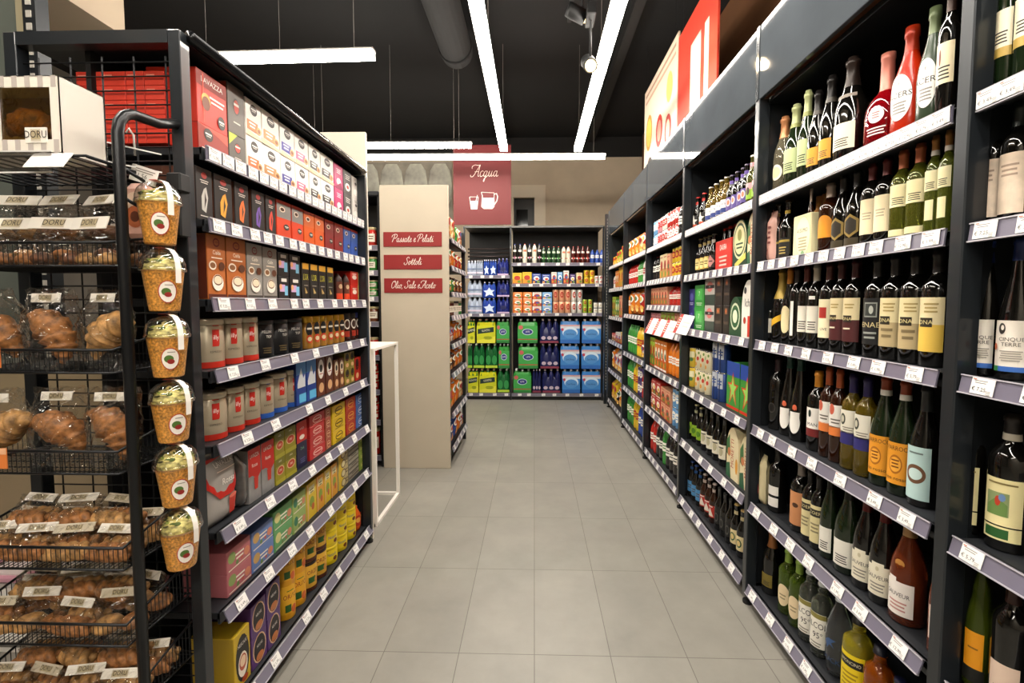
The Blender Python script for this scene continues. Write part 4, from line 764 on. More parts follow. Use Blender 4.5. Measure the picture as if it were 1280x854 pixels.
# generic cartons, cans and packs of the far bays
PAL = dict(red='#b42a22', orange='#dc7a22', yellow='#dcb82c', green='#3c8a3a', lime='#9cb83c', blue='#2c4a9c', sky='#6aa0d0', white='#dcd8d0', cream='#dccfa4', brown='#6a3a20', violet='#4a3474', pink='#d0909a', black='#1e1c1c', peach='#dca07c')
X2 = dict(zip(PAL, ['#8a1c18', '#c8501a', '#c88a1c', '#1c5a2c', '#4a7a2c', '#1c2c6a', '#3c70b0', '#b03a30', '#b08a4a', '#3c2014', '#2c1c4a', '#a84a60', '#5a1c18', '#b0603c']))
X3 = dict(zip(PAL, ['#e0b83c', '#2c6a2c', '#b03020', '#e0c83c', '#b03020', '#c83c2c', '#1c3c8a', '#2c5a9c', '#7a2c1c', '#d8a04a', '#e0b83c', '#6a2c5a', '#c8a03c', '#2c6a3c']))
for k, c in PAL.items():
    i = '#f0ece0' if k not in ('white', 'cream', 'yellow', 'lime', 'peach', 'pink') else '#a83024'
    carton('bx_' + k, 'juice_carton', 'carton', k + ' drink carton', c, [('r', 0, -.28, 1, .44, X2[k]), ('e', 0, .05, .66, .40, i), ('e', .05, .0, .4, .22, X3[k]), ('l', 0, .38, .7, 1, .08, i), ('e', -.28, -.3, .3, .2, '#d8902c'), ('e', .2, -.28, .36, .22, '#6a8a2c'), ('r', 0, -.45, .9, .06, i)])
    pouch('bg_' + k, 'snack_bag', 'bag', k + ' snack bag', c, [('p', [(-.45,-.45),(.45,-.45),(.4,-.2),(-.1,.0),(-.42,-.1)], X2[k]), ('e', 0, .14, .66, .3, i), ('e', 0, .14, .44, .18, X3[k]), ('l', 0, .36, .6, 1, .06, i), ('e', .1, -.2, .5, .22, '#d8a04a'), ('e', -.12, -.26, .26, .16, '#a8602a'), ('e', .24, -.3, .2, .12, '#e8c878')])
    canstack('cn_' + k, k + ' drink can', c, [('e', 0, .05, .5, .5, i), ('l', 0, .1, .3, 2, .12, c)])
    B('pt_' + k, k + ' soft drink bottle', 'pet', .30, .042, mat(c, .12, coat=.4), c if k != 'black' else '#b02018', [(.47, 1.9, .22, [('r', 0, 0, 1, 1, i), ('l', 0, .15, .6, 2, .3, c)])], name='drink_bottle', seg=16)
    tin('jr_' + k, 'food_jar', 'jar', k + ' food jar', mat(c, .15, coat=.5), mat('#c8b88c' if k != 'white' else '#3a3a3a', .35, .4), [('r', 0, -.05, .8, .42, '#e6dfcc'), ('l', 0, .02, .5, 2, .12, '#6a4a34')], lidf=.14, seg=18)
for k, cd, gl, cp, ds in [('d', '#e6e0d8', '#1c1814', '#2c3c8a', 'dark'), ('g', '#cfd8c0', '#1c3c20', '#b82c20', 'green-labelled'), ('w', '#c86a4a', '#d8d2c0', '#b82c20', 'white'), ('r', '#e8dcd4', '#4a1410', '#b82c20', 'red-labelled')]:
    B('so' + k, 'slim %s soda bottle with coloured cap' % ds, 'pet', .29, .034, mat(gl, .1, coat=.5), cp, [(.3, 1.9, .34, [('r', 0, 0, 1, 1, cd), ('e', 0, 0, .5, .5, {'d': '#a05a7a', 'g': '#3c8a3c', 'w': '#e0d8c8', 'r': '#c02c20'}[k])]), (.62, 1.4, .1, [('r', 0, 0, 1, 1, cd)])], name='drink_bottle', seg=14)
canstack('bluesilver', 'tall silver and blue beer can', '#2c4684', [('r', 0, .2, .5, .5, '#b8bcc4'), ('r', 0, -.1, .12, .8, '#16264e'), ('l', 0, .2, .4, 2, .1, '#2c4684')])
canstack('fruitcan', 'cream drink can with fruit pattern', '#d8cfae', [('e', -.15, .2, .2, .2, '#3a7a3a'), ('e', .12, .05, .22, .2, '#c04030'), ('e', -.08, -.22, .24, .2, '#d8963a'), ('e', .2, .32, .14, .14, '#6a8a3a')])
canstack('yellowtwo', 'yellow and cream drink can', '#d8b83c', [('r', 0, .15, .6, .3, '#e6dfb8'), ('e', 0, -.1, .4, .2, '#4a7a4a')])
def sixpack(key, desc, col, els, nb=3, glass=DARK, cap='#c8b070'):
    """cardboard carrier with bottle necks"""
    def fn(w, h, d):
        hb = h * .70; m = MB().box(-w/2, w/2, 0, d, 0, hb, mat(col, .45), .004)
        m.add([(-w/2, d*.5 - .002, hb), (w/2, d*.5 - .002, hb), (w*.3, d*.5 - .002, h*.93), (-w*.3, d*.5 - .002, h*.93), (-w/2, d*.5 + .002, hb), (w/2, d*.5 + .002, hb), (w*.3, d*.5 + .002, h*.93), (-w*.3, d*.5 + .002, h*.93)], [(0,1,2,3), (5,4,7,6), (3,2,6,7), (0,3,7,4), (1,5,6,2)], mat(col, .45))
        out = [('carrier', m, None)]
        for i in range(nb):
            x = -w/2 + w * (i + .5) / nb
            for y in (d*.25, d*.75):
                out.append(('bottle', MB().lathe([(.022, hb*.6), (.022, hb*.95), (.012, h*.85), (.011, h*.94)], glass, 12, x, y).lathe([(.0135, h*.94), (.0135, h), (0, h)], mat(cap, .35, .4), 12, x, y), None))
        lm = MB(); printed(lm, els, flat(0, 0, hb/2), w, hb, cell=.03); out.append(('printed_front', lm, None))
        return out
    kind(key, 'bottle_carrier', 'bottle carrier', desc, fn)
def ovalpack(key, desc, col, els):
    """arched carton wrapped round bottles"""
    def fn(w, h, d):
        n = 14; pr = [(-w/2, 0)] + [(-w/2 * math.cos(math.pi*i/n) , h*.55 + h*.45*math.sin(math.pi*i/n)) for i in range(n+1)] + [(w/2, 0)]
        N = len(pr); vs = [(x, 0, z) for x, z in pr] + [(x, d, z) for x, z in pr]
        m = MB().add(vs, [tuple(range(N))[::-1], tuple(range(N, 2*N))] + [(i, (i+1) % N, N + (i+1) % N, N + i) for i in range(N)], mat(col, .4))
        out = [('carton_body', m, None)]; lm = MB(); printed(lm, els, flat(0, 0, h/2), w, h, cell=.02); out.append(('printed_front', lm, None)); return out
    kind(key, 'beer_pack', 'beer pack', desc, fn)
sixpack('redcarrier', 'red beer carrier with white capitals', '#c0281c', [('t', 0, .25, .26, 'DAURA', '#f0e8e0', .62), ('l', 0, -.05, .5, 3, .13, '#e8b8ac')], cap='#b8301e')
ovalpack('greenoval', 'dark green arched beer pack with cream oval', '#1c3c2c', [('e', 0, .08, .92, .8, '#d8cfa0'), ('e', 0, .08, .82, .7, '#1f4430'), ('e', 0, .08, .72, .6, '#d8cf9c'), ('e', 0, .18, .3, .24, '#8a8a4a'), ('l', 0, .0, .5, 2, .08, '#1f4430'), ('p', [(-.3,-.4),(.45,-.2),(.45,-.33),(-.3,-.5)], '#d8c860')])
ovalpack('moretti', 'cream beer pack with red capitals and portrait', '#e2d4ac', [('t', .0, .0, .17, 'MORETTI', '#a8281c', .8, math.pi/2), ('p', [(-.5,.2),(-.25,.35),(-.2,.1),(-.25,-.1),(-.5,-.05)], '#3a6a3a'), ('e', -.28, .0, .26, .16, '#c87a4a'), ('e', .35, -.2, .2, .3, '#d89a3c'), ('p', [(-.5,-.5),(-.1,-.5),(-.2,-.2),(-.5,-.25)], '#2c5a3a')])
ovalpack('ichnusa', 'white arched beer pack with red square', '#e6e2d8', [('t', 0, .1, .2, 'Ichn', '#22242c', .8), ('r', .22, -.3, .5, .36, '#c8301e'), ('e', -.25, .32, .2, .12, '#22242c'), ('e', -.25, -.2, .2, .12, '#a8301e')])
ovalpack('darkgreenpack', 'green can pack with white ring', '#24472c', [('e', 0, 0, .8, .7, '#c8d0b0'), ('e', 0, 0, .66, .58, '#2c5a34'), ('e', 0, 0, .4, .34, '#d8dcc0')])
ovalpack('bluegreenpack', 'blue and green can pack with red-edged star', '#3a8a34', [('r', 0, .35, 1, .3, '#22449c'), ('p', [(0,.3),(.12,.05),(.42,.05),(.18,-.1),(.28,-.4),(0,-.2),(-.28,-.4),(-.18,-.1),(-.42,.05),(-.12,.05)], '#c8341e'), ('p', [(0,.22),(.09,.02),(.3,.02),(.12,-.1),(.2,-.32),(0,-.16),(-.2,-.32),(-.12,-.1),(-.3,.02),(-.09,.02)], '#8cc45a'), ('r', 0, -.45, 1, .06, '#c8341e')])
carton('greencans', 'can_pack', 'can pack', 'bright green can pack with white number', '#2c8a34', [('r', 0, .1, .6, .5, '#48ac4c'), ('t', 0, .1, .3, '7', '#e6ecd8'), ('l', 0, -.3, .6, 2, .08, '#c8e0c0')])
carton('purplecans', 'can_pack', 'can pack', 'purple can pack with pale stripes', '#2e2a6a', [('e', 0, .1, .6, .4, '#5a58a0'), ('l', 0, -.2, .6, 2, .08, '#b8b8d8')])
carton('becks', 'beer_pack', 'beer pack', 'beer pack with grey and pink emblem panel', '#2c3c34', [('r', 0, .2, 1, .6, '#a8a49c'), ('e', 0, .2, .6, .4, '#c8706a'), ('r', 0, .2, .9, .12, '#1c1a1a'), ('t', 0, .2, .08, "BECK'S", '#e8e4dc', .8)])
carton('darkpack', 'beer_pack', 'beer pack', 'dark brown beer pack with small orange tags', '#211a16', [('r', 0, .3, .4, .2, '#8a5a3a'), ('r', 0, -.1, .7, .1, '#4a3c30'), ('e', 0, .3, .2, .1, '#c8602c')])
def ausumio(w, h, d):
    m = MB().box(-w/2, w/2, 0, .05, 0, h*.68, mat('#e6dcae', .5), .004); out = [('cardboard_sleeve', m, None)]
    for i in range(3):
        x = -w/2 + w*(i+.5)/3; P, cf = PROF['bord']
        out.append(('bottle', MB().lathe([(a*.032, z*h) for a, z in P], DARK, 14, x, .09).lathe([(prof_r(P, .72)*.032 + .001, .72*h), (.0135, .8*h), (.0135, 1.002*h), (0, 1.002*h)], mat('#c08a50', .4, .2), 14, x, .09), None))
    lm = MB(); printed(lm, [('e', .08, -.02, .84, .96, '#d8cc98'), ('e', .08, -.02, .8, .92, '#ece4c0'), ('t', .05, .12, .13, 'AUSUMIO', '#2c3c2c', .75), ('l', .08, -.05, .5, 5, .07, '#a8a07a'), ('e', .1, -.42, .2, .14, '#8ab07a')], flat(0, 0, h*.34), w, h*.68, cell=.02)
    return out + [('printed_front', lm, None)]
kind('ausumio', 'wine_pack', 'wine pack', 'cream cardboard sleeve holding three orange-necked wine bottles', ausumio)
pouch('giftbag', 'gift_bag', 'bag', 'pink and cream striped gift bag', '#d8a89a', [('r', 0, .1, .12, .9, '#8a4a44'), ('l', .2, .2, .3, 4, .1, '#7a4440')])
pouch('creambag', 'gift_bag', 'bag', 'cream gift bag with green and red print', '#dccfa4', [('r', 0, .2, .5, .2, '#3a5a3a'), ('e', 0, -.2, .4, .3, '#b03a2c')])
# water
pack('uliveto', 'water_pack', 'yellow shrink pack of green water bottles', '#3c8a3a', '#c89a7a', '#c8c81e', [('r', 0, 0, 1, .98, '#c4c822'), ('p', [(-.5,-.5),(.5,-.5),(.5,-.1),(-.5,-.35)], '#d8d440'), ('p', [(-.45,.02),(.42,.14),(.42,.42),(-.45,.3)], '#18302c'), ('t', -.01, .22, .17, 'ULIVETO', '#e8e8c8', .7, .11), ('e', .1, -.2, .5, .2, '#a8b01c'), ('l', .1, -.16, .4, 2, .07, '#5a6a1c')], top=.14)
pack('lete', 'water_pack', 'green shrink pack of water with blue oval', '#4a9a4a', '#d8dcd8', '#3a9a44', [('r', 0, 0, 1, .98, '#3c9c48'), ('e', -.35, .4, .24, .24, '#c05a5a'), ('e', 0, .15, .56, .36, '#c8d8e0'), ('e', 0, .15, .5, .30, '#22307a'), ('t', 0, .15, .14, 'LETE', '#e6e8f0', .8), ('r', 0, -.28, 1, .05, '#a84a3a'), ('r', 0, -.42, 1, .12, '#2c7a38')], top=.14)
pack('santanna', 'water_pack', 'sky blue shrink pack of water with arched print', '#a8cce0', '#e0d0d0', '#3c7cc0', [('r', 0, 0, 1, .98, '#3c80c4'), ('r', 0, .4, 1, .2, '#c8ccd4'), ('r', 0, .47, 1, .08, '#c89a98'), ('e', 0, .1, .8, .6, '#cfe0ec'), ('e', 0, .02, .7, .5, '#4f8cc8'), ('t', 0, .0, .15, "Sant'Anna", '#22407a', .75), ('e', -.4, .25, .14, .16, '#b8384a'), ('r', 0, -.4, 1, .2, '#2c64b0')], top=.1)
pack('darkwater', 'water_pack', 'clear shrink pack of dark blue water bottles', '#23285c', '#c8b8bc', '#1c2250', [('r', 0, -.4, 1, .16, '#7a3044'), ('e', -.32, -.1, .24, .26, '#b8a8b8'), ('e', 0, -.1, .24, .26, '#b8a8b8'), ('e', .32, -.1, .24, .26, '#b8a8b8')], top=.35)
pack('greenwater', 'water_pack', 'clear shrink pack of dark green water bottles', '#1c6a34', '#d8dcd0', '#1c5c30', [('e', -.25, .05, .4, .6, '#2c8a44'), ('e', .25, .05, .4, .6, '#2c8a44'), ('r', 0, -.38, 1, .16, '#a8c83a')], top=.25, nx=2)
pack('silverwater', 'water_pack', 'pale silver shrink pack of small water bottles', '#b8c4d8', '#e0e0e4', '#a8b4c8', [('r', 0, .2, 1, .1, '#5a6a8a'), ('r', 0, -.2, 1, .14, '#d8c8d8')], top=.25)
pack('starwater', 'water_pack', 'blue shrink pack of small water bottles with white star', '#2c50b0', '#d8dce8', '#1c3898', [('p', [(0,.45),(.15,.2),(.42,.2),(.24,0),(.36,-.35),(.02,-.2),(-.3,-.4),(-.24,-.05),(-.44,.15),(-.14,.2)], '#c8d8f0')], top=.2)
pack('bluewater', 'water_pack', 'navy shrink pack of small water bottles', '#1c2878', '#8a8ab8', '#1c2878', [('e', 0, .1, .5, .4, '#0e1650'), ('r', 0, -.38, 1, .14, '#c0a8c8')], top=.25)
# ------------------------------------------------------------------ putting goods on shelves
ORD = ['first', 'second', 'third', 'fourth', 'fifth', 'sixth', 'seventh', 'eighth', 'ninth', 'tenth', 'eleventh', 'twelfth', 'thirteenth', 'fourteenth', 'fifteenth', 'sixteenth', 'seventeenth', 'eighteenth', 'nineteenth', 'twentieth', 'twenty-first', 'twenty-second', 'twenty-third', 'twenty-fourth', 'twenty-fifth', 'twenty-sixth', 'twenty-seventh', 'twenty-eighth', 'twenty-ninth', 'thirtieth', 'thirty-first', 'thirty-second', 'thirty-third', 'thirty-fourth']
PROTO = {}
def put(key, x, y, z, rz, w, h, d, label, group, jitter=0):
    name, cat = KIND[key][0], KIND[key][1]
    pk = (key, round(w or 0, 3), round(h or 0, 3), round(d or 0, 3))
    if pk not in PROTO:
        t = thing(name, label, cat, (x, y, z), rz + jitter, group)
        for p, me, lb in build_parts(key, w, h, d): link(p, me, t)
        PROTO[pk] = t; return t
    src = PROTO[pk]; t = src.copy(); COL.objects.link(t)
    t.location = (x, y, z); t.rotation_euler = (0, 0, rz + jitter); t['label'] = label; t['group'] = group
    for ch in src.children:
        c = ch.copy(); COL.objects.link(c); c.parent = t
    return t
SHORD = ['top shelf', 'second shelf', 'third shelf', 'fourth shelf', 'fifth shelf', 'sixth shelf', 'seventh shelf', 'bottom shelf']
def fit(desc, tail):
    for a, b in ((' with ', ', '), ('shrink ', ''), ('dark wine bottle', 'dark bottle'), ('dark beer bottle', 'dark bottle'), (' and ', '-'), ('capsule', 'top'), ('tall ', ''), ('small ', ''), ('slim ', ''), ('clear ', ''), ('large ', ''), (' wine bottle', ' bottle'), ('dark ', ''), ('coffee ', '')):
        if len((desc + ' ' + tail).replace('-', '').split()) <= 15: break
        desc = desc.replace(a, b, 1)
    return desc + ', ' + tail
LVL = {1: [''], 2: ['lower ', 'upper '], 3: ['lowest ', 'middle ', 'upper '], 4: ['lowest ', 'second-up ', 'third-up ', 'topmost '], 5: ['lowest ', 'second-up ', 'third-up ', 'fourth-up ', 'topmost ']}
def run(items, place, z, rz, shelf_name, bay, start, seed=0, turn=0):
    """items: (position along shelf, key, w, h, d, levels); place(pos, key, w, d) -> (x, y)"""
    q = random.Random(seed)
    grp = 'goods on the ' + shelf_name + ' of the ' + bay
    rr = [RADK[e[1]] if (e[1] in RADK and not e[2]) else (e[2] or .05) / 2 for e in items]; fac = [1.0] * len(items)
    for i in range(len(items) - 1):     # neighbours must not touch
        f_ = (abs(items[i][0] - items[i + 1][0]) - .001) / (rr[i] + rr[i + 1])
        if f_ < 1: fac[i] = min(fac[i], f_); fac[i + 1] = min(fac[i + 1], f_)
    items = [(e[0], e[1], round(2 * rr[i] * fac[i], 3), e[3], e[4], e[5]) if (e[1] in RADK and fac[i] < 1) else e for i, e in enumerate(items)]
    for i, (pos, key, w, h, d, lv) in enumerate(items):
        for k in range(lv):
            x, y = place(pos, key, w, d)
            lb = fit(LVL[lv][k] + KIND[key][2], ORD[i] + ' from ' + start + ', ' + shelf_name + ', ' + bay)
            round_ = key in ROUND
            put(key, x, y, z + k * (h or 0), rz, w, h, d, lb, grp, turn + q.uniform(-.12, .12) if round_ else q.uniform(-.02, .02))
ROWS_CUT = {0: [(1.145,'pinklab',None,None,None,1),(1.102,'creamgold',None,None,None,1),(1.058,'creamgold',None,None,None,1)],1: [(1.172,'oillike',None,None,None,1),(1.124,'marble',None,None,None,1),(1.07,'marble',None,None,None,1)],2: [(1.166,'goldside',None,None,None,1),(1.119,'cinque',None,None,None,1),(1.054,'cinque',None,None,None,1)],3: [(1.176,'mintlab',None,None,None,1),(1.13,'farmlab',None,None,None,1),(1.054,'farmlab',None,None,None,1)],4: [(1.195,'roseslim',None,None,None,1),(1.151,'orangeflute',None,None,None,1),(1.093,'orangeflute',None,None,None,1),(1.026,'palepink',None,None,None,1)],5: [(1.188,'goldspark',None,None,None,1),(1.114,'goldspark',None,None,None,1)]}
ROWS_WINE = {0: [(2.19,'liqueur',None,None,None,1),(2.066,'ribbed',None,None,None,1),(1.979,'prosecco',None,None,None,1),(1.888,'prosecco',None,0.36,None,1),(1.82,'goldlab',None,None,None,1),(1.747,'goldlab',None,0.35,None,1),(1.643,'bigchamp',None,None,None,1),(1.505,'roseflask',None,None,None,1),(1.4,'orangefrost',None,None,None,1),(1.312,'greenfrost',None,None,None,1),(1.253,'darkfig',None,None,None,1)],1: [(2.089,'giftbag',0.052,0.22,0.05,1),(2.09,'stout',None,None,None,1),(2.012,'stout',None,None,None,1),(1.833,'ausumio',0.114,0.24,0.16,1),(1.806,'peach',None,None,None,1),(1.731,'peach',None,None,None,1),(1.655,'hexgold',None,None,None,1),(1.586,'hexgold',None,None,None,1),(1.513,'creamred',None,None,None,1),(1.453,'creamred',None,None,None,1),(1.391,'whitewine',None,None,None,1),(1.332,'whitewine',None,None,None,1),(1.273,'whitewine2',None,None,None,1),(1.233,'whitewine2',None,None,None,1)],2: [(2.144,'whitelab',None,0.2,None,1),(2.042,'tiltfoil',None,None,None,1),(1.967,'moonlab',None,None,None,1),(1.908,'striplab',None,None,None,1),(1.845,'whitelab',None,None,None,1),(1.784,'whitelabp',None,None,None,1),(1.71,'redstamp',None,None,None,1),(1.645,'maroonlab',None,None,None,1),(1.576,'maroonlab',None,None,None,1),(1.479,'blacklab',None,None,None,1),(1.408,'tanlab',None,None,None,1),(1.335,'tanlab',None,None,None,1),(1.263,'yellowlab',None,None,None,1)],3: [(2.155,'tinylab',None,None,None,1),(2.056,'tinylab',None,None,None,1),(1.96,'footlab',None,None,None,1),(1.884,'footlab',None,None,None,1),(1.759,'pitman',None,None,None,1),(1.686,'orangewhite',None,None,None,1),(1.628,'orangewhite',None,None,None,1),(1.564,'purpleband',None,None,None,1),(1.498,'purpleband',None,None,None,1),(1.427,'hedgehog',None,None,None,1),(1.352,'hedgehog',None,None,None,1),(1.279,'wreath',None,None,None,1)],4: [(2.11,'creambag',0.048,0.22,0.05,1),(2.114,'twinlab',None,None,None,1),(2.031,'twinlab',None,None,None,1),(1.854,'peachlab',None,None,None,1),(1.773,'coerlab',None,None,None,1),(1.717,'coerlab',None,None,None,1),(1.658,'lowwhite',None,None,None,1),(1.571,'lowwhite',None,None,None,1),(1.482,'sauveur',None,None,None,1),(1.407,'sauveur',None,None,None,1),(1.322,'rosesauveur',None,None,None,1)],5: [(2.176,'goldspark',None,0.26,None,1),(2.06,'goldspark',None,None,None,1),(1.926,'greensmall',None,None,None,1),(1.845,'greensmall',None,None,None,1),(1.767,'alcol',None,None,None,1),(1.69,'alcol',None,None,None,1),(1.595,'clearspirit',None,None,None,1),(1.502,'limoncello',None,None,None,1),(1.408,'spritz',None,None,None,1),(1.327,'herbal',None,None,None,1)]}
ROWS_BEER = {0: [(3.248,'pinkbeer',None,None,None,1),(3.12,'starbeer',None,None,None,1),(3.003,'starbeer',None,None,None,1),(2.894,'corona',None,None,None,1),(2.811,'corona',None,None,None,1),(2.732,'corona',None,None,None,1),(2.664,'corona',None,None,None,1),(2.588,'purpleneck',None,None,None,1),(2.522,'purpleneck',None,None,None,1),(2.454,'purpleneck',None,None,None,1),(2.39,'purpleneck',None,None,None,1),(2.329,'pinkgreen',None,None,None,1),(2.267,'pinkgreen',None,None,None,1)],1: [(3.254,'juicecap',None,None,None,1),(3.172,'juicecap',None,None,None,1),(3.05,'goldround',None,None,None,1),(2.971,'goldround',None,None,None,1),(2.896,'goldround',None,None,None,1),(2.825,'pinkdiamond',None,None,None,1),(2.577,'redcarrier',0.223,0.24,0.16,1),(2.373,'greenoval',0.16,0.24,0.16,1),(2.24,'moretti',0.089,0.25,0.16,1)],2: [(3.065,'purplecans',0.104,0.13,0.16,2),(2.926,'greencans',0.165,0.14,0.16,2),(2.754,'becks',0.145,0.155,0.16,2),(2.624,'darkpack',0.109,0.155,0.16,2),(2.516,'darkpack',0.079,0.155,0.16,2),(2.403,'darkgreenpack',0.138,0.2,0.16,1),(2.259,'ichnusa',0.134,0.28,0.16,1)],3: [(3.183,'yellowtwo',0.062,0.13,None,2),(3.095,'yellowtwo',0.062,0.13,None,2),(2.984,'fruitcan',0.062,0.13,None,2),(2.9,'fruitcan',0.062,0.13,None,2),(2.815,'fruitcan',0.062,0.13,None,2),(2.699,'bluesilver',0.066,0.165,None,2),(2.614,'bluesilver',0.066,0.165,None,2),(2.407,'bluegreenpack',0.148,0.25,0.16,1),(2.247,'bluegreenpack',0.146,0.25,0.16,1)],4: [(3.139,'limebeer',None,None,None,1),(3.054,'limebeer',None,None,None,1),(2.966,'limebeer',None,None,None,1),(2.876,'whitehop',None,None,None,1),(2.785,'whitehop',None,None,None,1),(2.694,'whitehop',None,None,None,1),(2.598,'whitehop',None,None,None,1),(2.391,'moretti',0.138,0.27,0.16,1),(2.236,'moretti',0.128,0.27,0.16,1)],5: [(3.177,'redwhite',None,None,None,1),(3.112,'bluelab',None,None,None,1),(3.035,'bluelab',None,None,None,1),(2.954,'bluelab',None,None,None,1),(2.878,'redwhite',None,None,None,1),(2.799,'redwhite',None,None,None,1),(2.724,'redwhite',None,None,None,1),(2.642,'blackbeer',None,None,None,1),(2.565,'blackbeer',None,None,None,1),(2.492,'blackbeer',None,None,None,1),(2.423,'creamround',None,None,None,1),(2.349,'creamround',None,None,None,1)]}
ROWS_JUICE = {0: [(4.09,'cn_sky',0.066,0.115,None,2),(4.021,'cn_sky',0.066,0.115,None,2),(3.952,'cn_pink',0.066,0.115,None,2),(3.883,'cn_pink',0.066,0.115,None,2),(3.813,'cn_white',0.066,0.115,None,2),(3.744,'cn_white',0.066,0.115,None,2),(3.675,'cn_red',0.066,0.115,None,2),(3.606,'cn_red',0.066,0.115,None,2),(3.537,'cn_red',0.066,0.115,None,2),(3.467,'cn_red',0.066,0.115,None,2),(3.388,'pt_black',None,0.26,None,1),(3.299,'pt_black',None,0.26,None,1),(3.21,'pt_cream',None,0.27,None,1)],1: [(4.079,'pt_black',None,0.22,None,1),(3.986,'pt_black',None,0.22,None,1),(3.893,'pt_black',None,0.22,None,1),(3.798,'bx_cream',0.09,0.2,0.14,1),(3.701,'bx_cream',0.09,0.2,0.14,1),(3.609,'bx_peach',0.08,0.19,0.14,1),(3.527,'cn_yellow',0.07,0.11,None,2),(3.45,'cn_yellow',0.07,0.11,None,2),(3.373,'cn_yellow',0.07,0.11,None,2),(3.296,'cn_yellow',0.07,0.11,None,2),(3.211,'pt_white',None,0.23,None,1)],2: [(4.084,'bx_peach',0.075,0.15,0.14,1),(4.001,'bx_peach',0.075,0.15,0.14,1),(3.918,'bx_peach',0.075,0.15,0.14,1),(3.835,'bx_peach',0.075,0.15,0.14,1),(3.753,'bx_peach',0.075,0.15,0.14,1),(3.67,'bx_peach',0.075,0.15,0.14,1),(3.582,'pt_red',None,0.15,None,1),(3.49,'pt_red',None,0.15,None,1),(3.397,'pt_red',None,0.15,None,1),(3.304,'pt_red',None,0.15,None,1),(3.211,'pt_red',None,0.15,None,1)],3: [(4.085,'bx_pink',0.07,0.14,0.14,1),(4.004,'bx_pink',0.07,0.14,0.14,1),(3.923,'bx_pink',0.07,0.14,0.14,1),(3.842,'bx_pink',0.07,0.14,0.14,1),(3.756,'bx_lime',0.08,0.15,0.14,1),(3.665,'bx_lime',0.08,0.15,0.14,1),(3.574,'bx_lime',0.08,0.15,0.14,1),(3.483,'bx_lime',0.08,0.15,0.14,1),(3.392,'bx_peach',0.08,0.15,0.14,1),(3.301,'bx_peach',0.08,0.15,0.14,1),(3.21,'bx_peach',0.08,0.15,0.14,1)],4: [(4.086,'bx_lime',0.075,0.25,0.14,1),(4.007,'bx_lime',0.075,0.25,0.14,1),(3.923,'bx_orange',0.085,0.24,0.14,1),(3.835,'bx_orange',0.085,0.24,0.14,1),(3.746,'bx_orange',0.085,0.24,0.14,1),(3.657,'bx_orange',0.085,0.24,0.14,1),(3.568,'pt_orange',None,0.25,None,1),(3.479,'pt_orange',None,0.25,None,1),(3.389,'pt_orange',None,0.25,None,1),(3.299,'pt_yellow',None,0.23,None,1),(3.21,'pt_yellow',None,0.23,None,1)],5: [(4.086,'cn_red',0.066,0.12,None,2),(3.975,'bx_red',0.13,0.13,0.14,2),(3.832,'bx_red',0.13,0.13,0.14,2),(3.695,'bx_peach',0.12,0.12,0.14,2),(3.562,'bx_peach',0.12,0.12,0.14,2),(3.454,'cn_sky',0.07,0.14,None,2),(3.372,'cn_sky',0.07,0.14,None,2),(3.289,'cn_sky',0.07,0.14,None,2),(3.206,'cn_sky',0.07,0.14,None,2)],6: [(4.077,'pt_red',None,0.27,None,1),(3.981,'pt_red',None,0.27,None,1),(3.885,'pt_black',None,0.29,None,1),(3.789,'pt_black',None,0.29,None,1),(3.693,'pt_green',None,0.31,None,1),(3.597,'pt_black',None,0.29,None,1),(3.501,'pt_black',None,0.29,None,1),(3.405,'pt_black',None,0.29,None,1),(3.309,'pt_brown',None,0.28,None,1),(3.213,'pt_brown',None,0.28,None,1)]}
